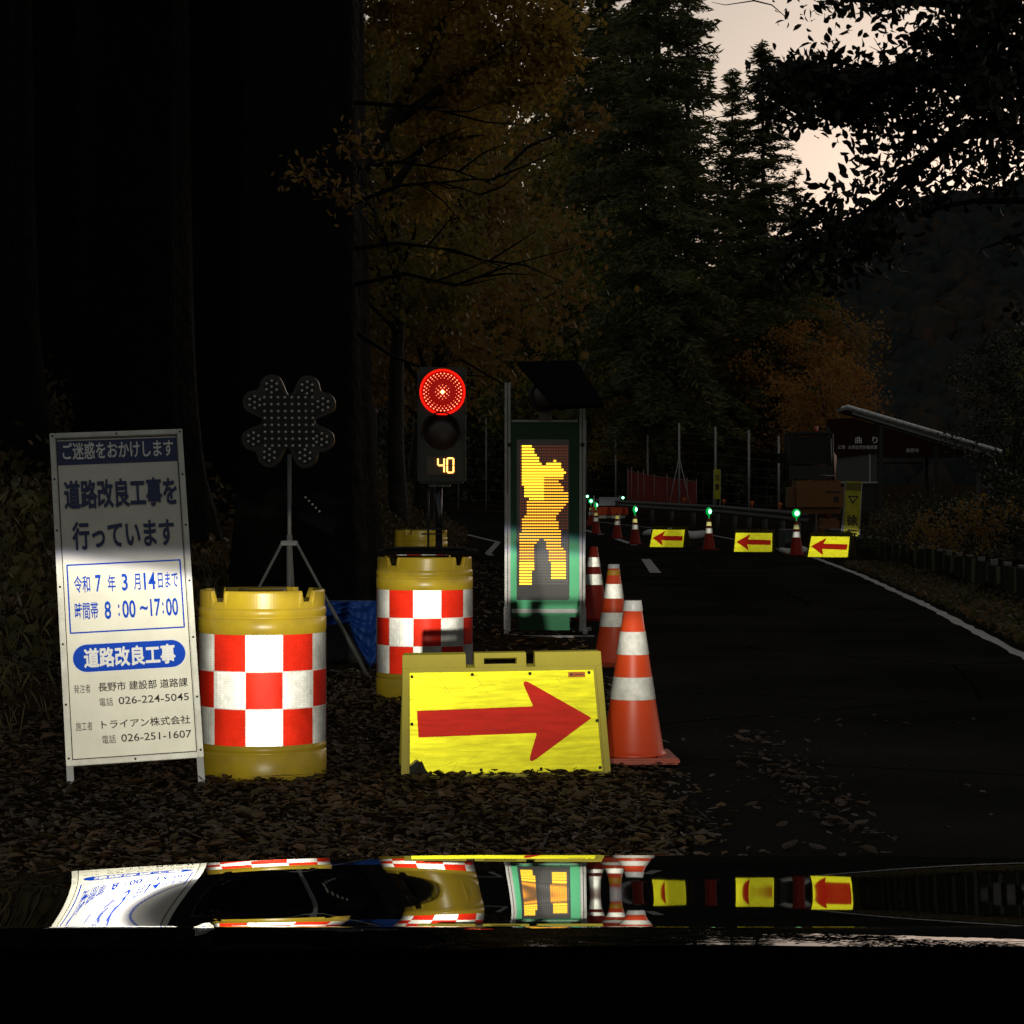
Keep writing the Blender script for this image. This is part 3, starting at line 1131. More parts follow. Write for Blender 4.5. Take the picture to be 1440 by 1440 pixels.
# fallen leaves on the shoulder: curled, uncountable
def litter(n, xf, yf, size, name, label, matl=None):
    xs, ys = xf(n), yf(n)
    z = np.where(xs < ledge(ys) - .25, G(xs, ys), grade(ys) + .012)
    pile = .014 * np.clip(vnoise(xs, ys, 2.3) + .4, 0, 1) * np.clip((ledge(ys) - xs) * 2, 0, 1)
    c = np.c_[xs, ys, z + .008 + pile + rng.uniform(0, .013, n)]
    # each leaf: 2x3 curved patch
    d = rng.uniform(0, 6.283, n)
    tx = np.c_[np.cos(d), np.sin(d), rng.normal(size=n) * .20]
    ty = np.c_[-np.sin(d), np.cos(d), rng.normal(size=n) * .22]
    s = size * rng.uniform(.35, 1.0, n) ** 1.0 * np.where(rng.uniform(size=n) < .12, 1.8, 1.15)
    wd = rng.uniform(.3, .75, n)
    cu = rng.uniform(-.1, .42, n)
    tw = rng.normal(size=n) * .25
    us = [(-.5, 0, .0), (-.15, .42, 1), (.25, .36, 1), (.55, 0, 0), (.25, -.36, 1), (-.15, -.42, 1), (.03, 0, -.55)]
    Vs = []
    for u, v, h in us:
        Vs.append(c + tx * (u * s)[:, None] + ty * (v * wd * s)[:, None] + np.c_[np.zeros(n), np.zeros(n), (abs(h) * (cu if h > 0 else -cu * .3) + tw * u * v * 2) * s * .5])
    V = np.stack(Vs, 1).reshape(-1, 3)
    b = np.arange(n)[:, None] * 7
    F = np.concatenate([b + np.array([[6, i, (i + 1) % 6]]) for i in range(6)])
    V[:, 2] = np.maximum(V[:, 2], np.repeat(z, 7) + .004)
    return tag(np_mesh(name, V, F, matl or L_FALLEN, smooth=True), label, 'fallen leaves', kind='stuff')


def near_x(n):
    return -3.4 + 4.0 * rng.uniform(0, 1, n) ** .85 + .10 * rng.normal(size=n)


litter(32000, near_x, lambda n: 5.6 + 8.4 * rng.uniform(0, 1, n) ** 1.3, .050, 'fallen_leaves', 'brown curled leaves covering the shoulder in front of the drums and boards')
L_DRIFT = leafmat('asphalt_leaves', [(.012, .007, .004), (.028, .016, .008), (.06, .035, .016)], rough=.8, transl=0)  # darker leaf tones for the leaves on the asphalt
litter(260, lambda n: 1.16 + .09 * rng.normal(size=n), lambda n: 8.9 + 1.1 * rng.normal(size=n), .055, 'leaf_drift', 'small drift of leaves lying on the asphalt right of the cones', L_DRIFT)
litter(70, lambda n: rng.uniform(.8, 2.4, n), lambda n: rng.uniform(6, 12, n), .05, 'scattered_leaves', 'few single leaves scattered over the asphalt', L_DRIFT)
litter(7000, lambda n: rng.uniform(-6, .6, n), lambda n: rng.uniform(14, 40, n), .08, 'verge_leaves', 'fallen leaves along the left verge further up the road')
nt2 = 420
Vt, Ft = leaf_quads(np.c_[rng.uniform(-3.2, .7, nt2), rng.uniform(6, 13, nt2), np.full(nt2, .035)], .26, .035, up=-1.0, pref=None)
Vt[:, 2] = np.clip((Vt[:, 2] - .035) * .12 + .035 + np.repeat(G(Vt[::4, 0], Vt[::4, 1]), 4), .012, 2)
tag(np_mesh('twigs', Vt, Ft, BARK), 'thin dead twigs lying among the fallen leaves', 'twigs', kind='stuff')
nr = 9000
ysr = rng.uniform(12, 52, nr)
xsr = redge(ysr) + .14 + np.abs(rng.normal(size=nr)) * .5
_k = (ysr < 38)
xsr, ysr = xsr[_k], ysr[_k]
nr = len(ysr)
Vr, Fr = leaf_quads(np.c_[xsr, ysr, G(xsr, ysr) + rng.uniform(.01, .10, nr)], .07, .6, up=.2)
tag(np_mesh('roadside_weeds', Vr, Fr, L_BUSH), 'weeds and dead leaves between the right edge line and the low board wall', 'weeds', kind='stuff')

# grass blades and dead stems on the left bank
nb = 5000
xb = rng.uniform(-5.5, -2.3, nb)
yb = rng.uniform(8.5, 24, nb)
zb = G(xb, yb)
hb = rng.uniform(.04, .18, nb)
a = rng.uniform(0, 6.283, nb)
ln = np.c_[np.cos(a), np.sin(a)] * (hb * rng.uniform(.1, .8, nb))[:, None]
wv = np.c_[-np.sin(a), np.cos(a)] * .003
V = np.stack([np.c_[xb - wv[:, 0], yb - wv[:, 1], zb], np.c_[xb + wv[:, 0], yb + wv[:, 1], zb], np.c_[xb + ln[:, 0] * .5, yb + ln[:, 1] * .5, zb + hb * .7], np.c_[xb + ln[:, 0], yb + ln[:, 1], zb + hb]], 1).reshape(-1, 3)
F = np.concatenate([np.arange(nb)[:, None] * 4 + np.array([[0, 1, 2]]), np.arange(nb)[:, None] * 4 + np.array([[1, 3, 2]])])
tag(np_mesh('dry_grass', V, F, leafmat('dry_grass', [(.05, .05, .02), (.12, .10, .04), (.2, .17, .08)])), 'dry grass and thin stems on the bank left of the notice board', 'grass', kind='stuff')

# ------------------------------------------------------------------ lettering
def text_mesh(body, bold=0.0, res=3):
    c = bpy.data.curves.new('lettering', 'FONT')
    c.body = body
    c.size = 1
    c.offset = bold
    c.resolution_u = res
    o = bpy.data.objects.new('tmp_text', c)
    COL.objects.link(o)
    dg = bpy.context.evaluated_depsgraph_get()
    me = bpy.data.meshes.new_from_object(o.evaluated_get(dg))
    bpy.data.objects.remove(o)
    bpy.data.curves.remove(c)
    return me


def text_on(parent, body, x0, x1, z0, z1, y, material, bold=0.0, name='lettering', keep=False):
    """lettering fitted into the box x0..x1, z0..z1 of the parent's front plane (facing -Y)"""
    me = text_mesh(body, min(bold, .010))
    extra = max(0.0, bold - .010)
    if extra:                                       # heavier strokes: overlapping shifted copies, each a hair further out
        n0, polys = len(me.vertices), [tuple(p.vertices) for p in me.polygons]
        c0 = [tuple(v.co) for v in me.vertices]
        vs, fs = [], []
        for k, (dx, dz) in enumerate(((0, 0), (1, 0), (-1, 0), (0, 1), (0, -1), (.7, .7), (-.7, .7), (.7, -.7), (-.7, -.7))):
            vs += [(p[0] + dx * extra, p[1] + dz * extra, k * 1.0) for p in c0]
            fs += [tuple(i + k * n0 for i in f) for f in polys]
        bpy.data.meshes.remove(me)
        me = bpy.data.meshes.new(name)
        me.from_pydata(vs, [], fs)
    n = len(me.vertices)
    co = np.empty(n * 3, np.float32)
    me.vertices.foreach_get('co', co)
    co = co.reshape(n, 3)
    mn, mx = co.min(0), co.max(0)
    sx, sz = (x1 - x0) / (mx[0] - mn[0]), (z1 - z0) / (mx[1] - mn[1])
    if keep:
        sx = sz
        x0 = (x0 + x1) / 2 - sx * (mx[0] - mn[0]) / 2
    out = np.stack([x0 + (co[:, 0] - mn[0]) * sx, y - co[:, 2] * 6e-5, z0 + (co[:, 1] - mn[1]) * sz], -1)
    me.vertices.foreach_set('co', out.astype(np.float32).ravel())
    me.materials.clear()
    me.materials.append(material)
    me.name = name
    me.update()
    o = bpy.data.objects.new(name, me)
    COL.objects.link(o)
    o.parent = parent
    return o


# ------------------------------------------------------------------ notice board
NAVY = mat('navy_print', (.008, .018, .085), .5)
BLUE = retro('blue_print', (.0, .07, .75), .010, dcol=(.003, .06, .46), dirt=.05)
INK = mat('black_ink', (.015, .014, .014), .5)
SIGNW = retro('sign_sheet', (.92, .90, .76), .017, dcol=(.66, .64, .56), dirt=.16, dscale=4)
SIGNWT = retro('sign_white_print', (.92, .92, .9), .014, dcol=(.7, .7, .68), dirt=.05)
FRAME = retro('sign_frame_paint', (.88, .87, .76), .016, dcol=(.66, .65, .60), dirt=.3, dscale=9)

sx_, sy_ = (190 - 720) / FPX * 8.98, 8.98
nb_ = empty('notice_board', (sx_, sy_, .10), (R(-15.5), R(-2.6), R(-0)), 'tall white Japanese roadworks notice board leaning back on steel legs beside the near drum', 'notice board')
nb_.rotation_euler = (Matrix.Rotation(R(13), 3, 'Z') @ Matrix.Rotation(R(-2.4), 3, 'Y') @ Matrix.Rotation(R(-15.5), 3, 'X')).to_euler()
W2, HH = .275, 1.40
m = MB()
m.box((0, .004, HH / 2), (.548, .006, HH - .01))
panel = m.build('panel', SIGNW, nb_)
m = MB()
for sx in (-1, 1):
    m.box((sx * (W2 - .011), 0, HH / 2), (.022, .022, HH), bev=.002)
for z in (.011, HH - .011):
    m.box((0, 0, z), (.55 - .045, .022, .022), bev=.002)
fr = m.build('frame', FRAME, nb_)
m = MB()
for sx in (-1, 1):
    for z in (.03, .25, .5, .74, .98, 1.2, HH - .012):
        m.lathe([(0, -.003), (.004, -.002), (.005, 0)], 8, 0, (sx * (W2 - .011), -.0112, z), 'Y')
for z in (.011, HH - .011):
    m.lathe([(0, -.003), (.004, -.002), (.005, 0)], 8, 0, (0, -.0112, z), 'Y')
m.build('rivet', INK, fr)
for sx in (-1, 1):
    m = MB()
    m.box((sx * (W2 - .014), .012, -.055), (.028, .018, .13))
    m.build('leg', STEEL, nb_)
    m = MB()
    m.tube([(sx * (W2 - .02), .03, 1.15), (sx * (W2 - .02), .78, .15)], .011, 8)
    m.build('back_strut', STEEL, nb_)
m = MB()                                            # black inner border
t_ = .0035
for sx in (-1, 1):
    m.box((sx * (W2 - .0265), -.0012, HH / 2), (t_, .002, HH - .05))
for z in (.0265, HH - .0265):
    m.box((0, -.0014, z), (.55 - .05, .002, t_))
m.build('border', INK, panel)
u = lambda v: v - W2                                # board coordinate from the left edge
m = MB()
m.box((0, -.0005, (1.262 + HH - .034) / 2), (.496, .001, HH - .034 - 1.262))
m.build('banner', NAVY, panel)
YF = -.0030
text_on(panel, 'ご迷惑をおかけします', u(.05), u(.508), 1.282, 1.358, YF, SIGNWT, .018)
text_on(panel, '道路改良工事を', u(.047), u(.512), 1.068, 1.196, YF, NAVY, .032)
text_on(panel, '行っています', u(.072), u(.490), .893, 1.016, YF, NAVY, .030)
m = MB()
t_ = .0060
for z in (.546, .832):
    m.box((0, -.0016, z), (.466, .001, t_))
for x in (-.231, .231):
    m.box((x, -.0015, .689), (t_, .001, .286 - t_))
m.build('date_box', BLUE, panel)
YT = -.0022
text_on(panel, '令和', u(.068), u(.133), .712, .785, YT, BLUE, .012)
text_on(panel, '7', u(.155), u(.178), .712, .785, YT, BLUE, .02)
text_on(panel, '年', u(.205), u(.237), .712, .782, YT, BLUE, .012)
text_on(panel, '3', u(.262), u(.286), .712, .785, YT, BLUE, .02)
text_on(panel, '月', u(.311), u(.338), .712, .782, YT, BLUE, .012)
text_on(panel, '14', u(.352), u(.400), .712, .785, YT, BLUE, .02)
text_on(panel, '日まで', u(.410), u(.492), .715, .782, YT, BLUE, .012)
text_on(panel, '時間帯', u(.066), u(.160), .600, .672, YT, BLUE, .012)
text_on(panel, '8', u(.186), u(.212), .596, .672, YT, BLUE, .02)
text_on(panel, ':', u(.241), u(.247), .606, .656, YT, BLUE, .02)
text_on(panel, '00', u(.258), u(.312), .596, .672, YT, BLUE, .02)
text_on(panel, '~', u(.330), u(.362), .626, .644, YT, BLUE, .03)
text_on(panel, '17', u(.372), u(.414), .598, .672, YT, BLUE, .02)
text_on(panel, ':', u(.421), u(.427), .606, .656, YT, BLUE, .02)
text_on(panel, '00', u(.436), u(.486), .596, .672, YT, BLUE, .02)


def pill(x0, x1, z0, z1, n=14):
    r = (z1 - z0) / 2
    zc = (z0 + z1) / 2
    return [(x1 - r + r * math.cos(a), zc + r * math.sin(a)) for a in np.linspace(-math.pi / 2, math.pi / 2, n)] + [(x0 + r - r * math.cos(a), zc - r * math.sin(a)) for a in np.linspace(-math.pi / 2, math.pi / 2, n)]


m = MB()
m.plate(pill(-.232, .234, .376, .500), -.0006, .0009)
m.build('pill_outline', SIGNWT, panel)
m = MB()
m.plate(pill(-.227, .229, .381, .495), -.0018, -.0010)
m.build('pill', BLUE, panel)
text_on(panel, '道路改良工事', u(.092), u(.462), .396, .480, YF, SIGNWT, .034)
text_on(panel, '発注者', u(.046), u(.112), .295, .330, YT, INK, .0)
text_on(panel, '長野市 建設部 道路課', u(.143), u(.505), .296, .334, YT, INK, .01)
text_on(panel, '電話', u(.145), u(.199), .236, .270, YT, INK, .0)
text_on(panel, '026-224-5045', u(.222), u(.506), .239, .270, YT, INK, .005)
text_on(panel, '施工者', u(.046), u(.112), .141, .176, YT, INK, .0)
text_on(panel, 'トライアン株式会社', u(.148), u(.506), .142, .178, YT, INK, .01)
text_on(panel, '電話', u(.148), u(.202), .082, .116, YT, INK, .0)
text_on(panel, '026-251-1607', u(.224), u(.507), .085, .116, YT, INK, .005)


# ------------------------------------------------------------------ crash cushion drums
def make_drum(x, y, rz, label, patchrows=3):
    root = empty('crash_drum', (x, y, gz(x, y) - .015), (0, 0, rz), label, 'drum', 'yellow cushion drums on the shoulder')
    SEG = 128
    prof = [(.245, 0), (.262, .006), (.268, .03), (.269, .125), (.2645, .130), (.2645, .137), (.268, .142), (.2675, .155),
            (.2655, .158), (.2655, .628), (.268, .632), (.268, .684), (.2635, .688), (.2635, .694), (.267, .699), (.267, .722), (.262, .729), (.262, .78)]
    m = MB()
    vs, fs = [], []

    def top(a):
        d = min(abs(((a - q + math.pi) % (2 * math.pi)) - math.pi) for q in [R(45 + 90 * k) for k in range(4)])
        return (.755, .80)[int(d > R(6.5))], d
    n = len(prof) + 3
    for k in range(SEG):
        a = 2 * math.pi * k / SEG
        zt, d = top(a)
        rr = .262 + (.006 if R(6.5) < d < R(11) else 0)
        rows = prof[:-1] + [(rr, zt - .008), (rr - .004, zt), (rr - .018, zt), (.235, .735)]
        for r, z in rows:
            vs.append((r * math.cos(a), r * math.sin(a), z))
    n = len(rows)
    for k in range(SEG):
        for i in range(n - 1):
            a, b = k * n + i, ((k + 1) % SEG) * n + i
            fs.append((a, b, b + 1, a + 1))
    m.add(vs, fs, 0, False)
    body = m.build('shell', YEL_PLASTIC, root)
    for p_ in body.data.polygons:
        p_.use_smooth = max(abs(p_.normal.z), 0) < .6 and p_.center.z < .72
    m = MB()
    m.lathe([(0, .742), (.2, .742), (.236, .737)], 48)
    m.lathe([(.10, .742), (.10, .80), (.092, .805), (0, .805)], 32)
    m.build('lid', mat('drum_lid', (.28, .2, .02), .5), root)
    # checkered reflective wrap
    m = MB()
    bnd = [R(-90 - 16 - 5 * 32.727 + 32.727 * k) for k in range(12)]
    rb = .2672
    zr = [.165, .317, .470, .622]
    for j in range(3):
        for k in range(11):
            a0, a1 = bnd[k], bnd[k + 1] if k < 10 else bnd[0] + 2 * math.pi
            ns = 8
            vs = []
            for i in range(ns + 1):
                a = a0 + (a1 - a0) * i / ns
                wz = .0012 * math.sin(a * 11 + j * 2 + x * 5) * (1 if j == 1 else .3)
                vs += [((rb + wz) * math.cos(a), (rb + wz) * math.sin(a), zr[j]), ((rb + wz) * math.cos(a), (rb + wz) * math.sin(a), zr[j + 1])]
            fs = [(2 * i, 2 * i + 2, 2 * i + 3, 2 * i + 1) for i in range(ns)]
            m.add(vs, fs, (k + j) % 2, True)
    band = m.build('reflective_wrap', [R_RED, R_WHITE], root)
    uv = band.data.uv_layers.new(name='UVMap')
    for lp in band.data.loops:
        c = band.data.vertices[lp.vertex_index].co
        uv.data[lp.index].uv = (math.atan2(c.y, c.x) * .267, c.z)
    # white seams between the cells
    m = MB()
    for k in range(11):
        a = bnd[k]
        rr = rb + .0022
        da = .0045
        m.add([(rr * math.cos(a - da), rr * math.sin(a - da), zr[0]), (rr * math.cos(a + da), rr * math.sin(a + da), zr[0]), (rr * math.cos(a + da), rr * math.sin(a + da), zr[3]), (rr * math.cos(a - da), rr * math.sin(a - da), zr[3])], [(0, 1, 2, 3)])
    for z in zr[1:3]:
        m.lathe([(rb + .0020, z - .0018), (rb + .0020, z + .0018)], 64)
    m.build('seam', R_CONE, band)
    return root


def yaw_to_cam(x, y):
    return math.atan2(-x, y)                        # rotates local -Y so that it faces the camera


for (px, Y, rz, lab) in [(369, 9.35, .02, 'nearest yellow drum with red and white checkered wrap, beside the notice board'),
                         (597, 12.3, .05, 'yellow drum carrying the red traffic light, checkered wrap partly in shadow'),
                         (592, 22.3, .3, 'small looking yellow drum far behind the one with the traffic light')]:
    x = (px - 720) / FPX * Y
    make_drum(x, Y, yaw_to_cam(x, Y) + rz, lab)

# ------------------------------------------------------------------ clover shaped LED lamp board on a tripod
Yc = 13.7
sc_ = FPX / Yc
cx = (406 - 720) / sc_
g0 = gz(cx, Yc)
cl = empty('lamp_board', (cx, Yc, g0), (0, 0, R(-2)), 'unlit cross shaped LED lamp board on a tripod in front of the huge black trunk', 'lamp board')
zc = CAMH + (HOR - 593) / sc_ - g0
cent = [(285, 165), (170, 270), (525, 172), (632, 285), (162, 515), (270, 625), (624, 520), (510, 630)]
cc = [((a - 398) / 4.8 / sc_, -(b - 400) / 4.8 / sc_) for a, b in cent]


def outline(rad, n=160, sq=.17):
    pts = []
    for k in range(n):
        a = 2 * math.pi * k / n
        dx, dy = math.cos(a), math.sin(a)
        best = sq * .95
        for (x0, y0) in cc:
            b = x0 * dx + y0 * dy
            d = b * b - (x0 * x0 + y0 * y0 - rad * rad)
            if d > 0 and b > 0:
                best = max(best, b + math.sqrt(d))
        pts.append((dx * best, dy * best + zc))
    for _ in range(3):
        pts = [((pts[i - 1][0] + 2 * pts[i][0] + pts[(i + 1) % n][0]) / 4, (pts[i - 1][1] + 2 * pts[i][1] + pts[(i + 1) % n][1]) / 4) for i in range(n)]
    return pts


m = MB()
m.plate(outline(.078), -.01, .03)
m.build('backplate', mat('rubber_rim', (.012, .012, .010), .4), cl)
m = MB()
m.plate(outline(.052), -.018, -.0105)
face = m.build('face', mat('lamp_face', (.004, .004, .004), .6), cl)
m = MB()
LENS = retro('unlit_led_lens', (.9, .86, .72), .05, dcol=(.7, .68, .6), dirt=.3)


def lens(m, x, z, y, r):
    m.lathe([(r, 0), (r * .85, -r * .5), (r * .5, -r * .85), (0, -r)], 8, 0, (x, y, z), 'Y')


for i in range(8):
    for j in range(8):
        lens(m, (i - 3.5) * .0425 + .001 * j, zc + (3.5 - j) * .0425, -.018, .0088)
for (x0, y0) in cc:
    lens(m, x0, zc + y0, -.018, .0088)
    for k in range(6):
        a = k * math.pi / 3 + .5
        lens(m, x0 + .036 * math.cos(a), zc + y0 + .036 * math.sin(a), -.018, .0088)
m.build('led_lens', LENS, face)
m = MB()
m.tube([(0, .03, .30), (0, .03, zc - .2)], .012, 10)
m.tube([(0, .03, .25), (0, .03, .88)], .018, 10)
m.box((0, .03, .83), (.10, .05, .03), bev=.004)
STEEL_D = mat('dull_steel', (.20, .20, .185), .6, metal=.2, noise=(20, .8, (.13, .13, .12)))
m.build('pole', STEEL_D, cl)
for ax, ay in ((.50, -.05), (-.46, -.12), (0, .45)):
    m = MB()
    s = Vector((ax, ay, 0)).normalized() * .045 + Vector((0, .03, .83))
    e = Vector((ax, ay, .0))
    m.tube([s, s.lerp(e, .35) + Vector((0, 0, .0)), e], [.009, .009, .008], 8)
    m.tube([s.lerp(e, .45), s.lerp(e, .5), s.lerp(e, 1)], [.012, .0125, .0125], 8)
    m.tube([e - Vector((0, 0, .012)), e + Vector((0, 0, .02))], .016, 8)
    m.tube([s.lerp(e, .4), (0, .03, .45)], .006, 6)
    m.build('leg', STEEL_D, cl)
m = MB()                                            # small solar panel on the pole with a row of lamps on its edge
M_ = Euler((R(-38), 0, R(38))).to_matrix()
m.box((.14, .16, zc - .56), (.30, .22, .012), rot=(R(50), R(28), R(20)))
m.tube([(0, .03, zc - .52), (.10, .12, zc - .56)], .008, 6)
sp_ = m.build('solar_panel', mat('matt_black', (.004, .004, .004), .9, spec=.05), cl)
m = MB()
for k in range(5):
    lens(m, .105 + k * .0215, zc - .468 - k * .0215, -.01, .0075)
m.build('lamp_row', LENS, sp_)

# ------------------------------------------------------------------ traffic light standing on the drum
Yt = 12.3
st = FPX / Yt
tx = (618 - 720) / st
tl = empty('traffic_light', (tx, Yt, gz(tx, Yt) + .79), label='temporary traffic light showing red with amber countdown 40, standing on a drum', cat='traffic light')
z_ = lambda py: CAMH - (py - HOR) / st - .79 - gz(tx, Yt)
x_ = lambda px: (px - 618) / st
HOUS = mat('signal_housing', (.035, .045, .032), .5, noise=(8, .6, (.025, .03, .022)))
m = MB()
m.box((x_(621), .05, (z_(516) + z_(680)) / 2), ((656 - 588) / st, .11, (680 - 516) / st), bev=.012)
hs = m.build('housing', HOUS, tl)
m = MB()                                            # tray
m.box((x_(601), 0, z_(775.5)), ((672 - 531) / st, .50, .022), bev=.006)
m.box((x_(601), 0, z_(770.5)), ((655 - 545) / st, .42, .006), bev=.002)
tr = m.build('tray', MATS['matt_black'], tl)
m = MB()
m.tube([(x_(617), .03, z_(770)), (x_(617), .03, z_(680))], .019, 12)
m.box((x_(618), .03, z_(683)), (.12, .06, .012))
m.build('pole', mat('black_pole', (.015, .015, .018), .25, spec=.6), tl)
m = MB()
m.tube([(x_(602), .03, z_(770)), (x_(602), .03, z_(684))], .006, 8)
for y in (744, 751):
    m.box((x_(606), .01, z_(y)), (.11, .02, .008))
m.build('cable', BLACK, tl)


def hood(m, x, z, r, y0, L_, t=.004):
    """open visor over the lens"""
    vs, fs = [], []
    n = 28
    for i in range(n + 1):
        a = R(-20) + R(220) * i / n
        dl = L_ * (.35 + .65 * max(0, math.sin(a)) ** .5) if math.sin(a) > 0 else L_ * .35
        for rr in (r, r + t):
            vs += [(x + rr * math.cos(a), y0, z + rr * math.sin(a)), (x + rr * math.cos(a), y0 - dl, z + rr * math.sin(a))]
    for i in range(n):
        b = 4 * i
        fs += [(b, b + 1, b + 5, b + 4), (b + 2, b + 6, b + 7, b + 3), (b + 1, b + 3, b + 7, b + 5)]
    m.add(vs, fs, 0, True)


RED_BG = mat('lit_red_lens', (.25, .004, .002), .4, emis=(1.0, .006, .003), estr=.13)
RED_LED = mat('lit_red_led', (.9, .1, .05), .4, emis=(1.0, .20, .09), estr=2.2)
RED_MID = mat('lit_led_centre', (.9, .6, .05), .4, emis=(1.0, .62, .10), estr=6.0)
rc = (x_(622.5), z_(551.5))
m = MB()
m.lathe([(0, -.016), (.06, -.014), (.1, -.006), (.116, 0)], 40, 0, (rc[0], -.008, rc[1]), 'Y')
m.lathe([(.116, -.012), (.126, -.010), (.128, 0)], 40, 1, (rc[0], -.006, rc[1]), 'Y')
rl = m.build('red_lens', [RED_BG, mat('lens_ring_glow', (.12, .006, .005), .3, emis=(1, .01, .004), estr=.7)], tl)  # ring emission stands in for the red glow around the lens
m = MB()
pts = []
for q in range(4):
    for row in range(1, 9):
        rr = row * .0128
        nn = row
        for k in range(nn):
            a = q * math.pi / 2 + math.pi / 4 + (k + .5) / nn * math.pi / 2 + 0.0
            pts.append((rr * math.cos(a) * (1.0), rr * math.sin(a)))
for (a, b) in pts:
    m.lathe([(0, -.003), (.0042, -.0015), (.0050, .001)], 6, 0, (rc[0] + a, -.022 + .012 * (math.hypot(a, b) / .11) ** 2, rc[1] + b), 'Y')
m.build('led', RED_LED, rl)
m = MB()
m.lathe([(0, -.003), (.008, -.002), (.0095, .001)], 10, 0, (rc[0], -.026, rc[1]), 'Y')
m.build('led_centre', RED_MID, rl)
m = MB()
hood(m, rc[0], rc[1], .128, .0, .16)
m.build('visor', mat('visor_plastic', (.03, .025, .022), .45), tl)
gc = (x_(621), z_(608))
m = MB()
m.lathe([(0, -.014), (.05, -.012), (.09, -.004), (.098, 0)], 40, 0, (gc[0], -.008, gc[1]), 'Y')
m.build('unlit_lens', mat('unlit_lens', (.035, .018, .016), .3), tl)
m = MB()
hood(m, gc[0], gc[1], .106, .0, .13)
m.build('visor', MATS['visor_plastic'], tl)
m = MB()
m.box((x_(620.5), -.007, z_(655)), ((641 - 600.5) / st, .008, (668 - 642) / st), bev=.002)
ds = m.build('countdown_window', mat('countdown_window', (.075, .05, .03), .3), tl)
AMB = mat('amber_digit', (.8, .4, .05), .5, emis=(1.0, .45, .09), estr=2.6)
m = MB()


def seg(m, x0, z0, x1, z1, w_=.0072):
    if abs(x1 - x0) > abs(z1 - z0):
        m.box(((x0 + x1) / 2, -.014, (z0 + z1) / 2), (abs(x1 - x0) - w_ * .6, .004, w_), 0)
    else:
        m.box(((x0 + x1) / 2, -.014, (z0 + z1) / 2), (w_, .004, abs(z1 - z0) - w_ * .6), 0)


dh, dw = (664.5 - 643.5) / st, .0345
zt, zb_ = z_(644.5), z_(664.5)
zm = (zt + zb_) / 2
x4, x0_ = x_(616), x_(629)
seg(m, x4, zt, x4, zm)
seg(m, x4, zm, x4 + dw, zm)
seg(m, x4 + dw, zt, x4 + dw, zm)
seg(m, x4 + dw, zm, x4 + dw, zb_)
for a in ((x0_, zt, x0_ + dw, zt), (x0_, zb_, x0_ + dw, zb_), (x0_, zt, x0_, zm), (x0_, zm, x0_, zb_), (x0_ + dw, zt, x0_ + dw, zm), (x0_ + dw, zm, x0_ + dw, zb_)):
    seg(m, *a)
m.build('digit', AMB, ds)

# ------------------------------------------------------------------ LED guard sign
Yl = 18.7
sl_ = FPX / Yl
lx = (766 - 720) / sl_
ls = empty('led_sign', (lx, Yl, gz(lx, Yl)), label='tall illuminated LED sign showing an amber guard figure raising one arm, solar panel on top', cat='LED sign')
X = lambda px: (px - 766) / sl_
Z = lambda py: (895 - py) / sl_
GRN = retro('green_board', (.13, .60, .30), .035, dcol=(.005, .010, .005), dirt=.15)
m = MB()
m.box((X(766), .02, (Z(590) + Z(868)) / 2), ((815 - 718) / sl_, .03, (868 - 590) / sl_), bev=.003)
m.build('board', GRN, ls)
m = MB()
m.box((X(765), .04, (Z(864) + Z(886)) / 2), ((801 - 729) / sl_, .10, (886 - 864) / sl_), bev=.003)
m.build('battery_box', GRN, ls)
for a, b in ((712.5, 'l'), (819.5, 'r')):
    m = MB()
    for dx in (-.014, .014):
        m.box((X(a) + dx + (.008 if b == 'l' else -.004), .0, (Z(538) + Z(888)) / 2), (.022, .04, (888 - 538) / sl_), bev=.002)
    for py in (856, 862, 874, 880):
        m.lathe([(0, -.004), (.005, -.003), (.006, 0)], 8, 1, (X(a), -.021, Z(py)), 'Y')
    m.box((X(a) + .002, -.004, Z(870)), (.052, .038, .20), bev=.002)
    m.build('side_rail', [ALU, INK], ls)
m = MB()
m.box((X(766), -.002, Z(859)), ((813 - 720) / sl_, .03, .035), bev=.003)
m.build('cross_rail', ALU, ls)
m = MB()
m.box((X(766), .0, Z(592)), ((813 - 720) / sl_, .03, .018), bev=.003)
m.build('cross_rail', ALU, ls)
for (p0, p1, py, yy_) in ((705, 728, 893, -.12), (733, 835, 894.5, -.14), (815, 833, 887, .25)):
    m = MB()
    m.box(((X(p0) + X(p1)) / 2, yy_, Z(py)), ((p1 - p0) / sl_, .05, .03), bev=.004)
    m.build('foot_rail', ALU, ls)
for px in (712, 822):
    m = MB()
    m.box((X(px), .06, .045), (.04, .50, .03), bev=.004)
    m.tube([(X(px), .3, .05), (X(px), .02, 1.2)], .012, 8)
    m.build('stay', ALU, ls)
m = MB()
for px in (717, 819):
    m.lathe([(0, -.02), (.016, -.02), (.018, 0)], 12, 0, (X(px), -.02, Z(625)), 'Y')
m.build('clamp_knob', BLACK, ls)
m = MB()                                            # module face with the LED matrix
m.plate(pill(X(727.5), X(800), Z(843.5), Z(620), 2), -.03, .004)
mod = MB()
mod.box((X(763.5), -.016, (Z(618) + Z(843.5)) / 2), ((801 - 727) / sl_, .035, (843.5 - 618) / sl_), bev=.008)
md = mod.build('led_module', retro('module_face', (.6, .6, .58), .002, dcol=(.22, .21, .20), dirt=.2, dscale=3), ls)
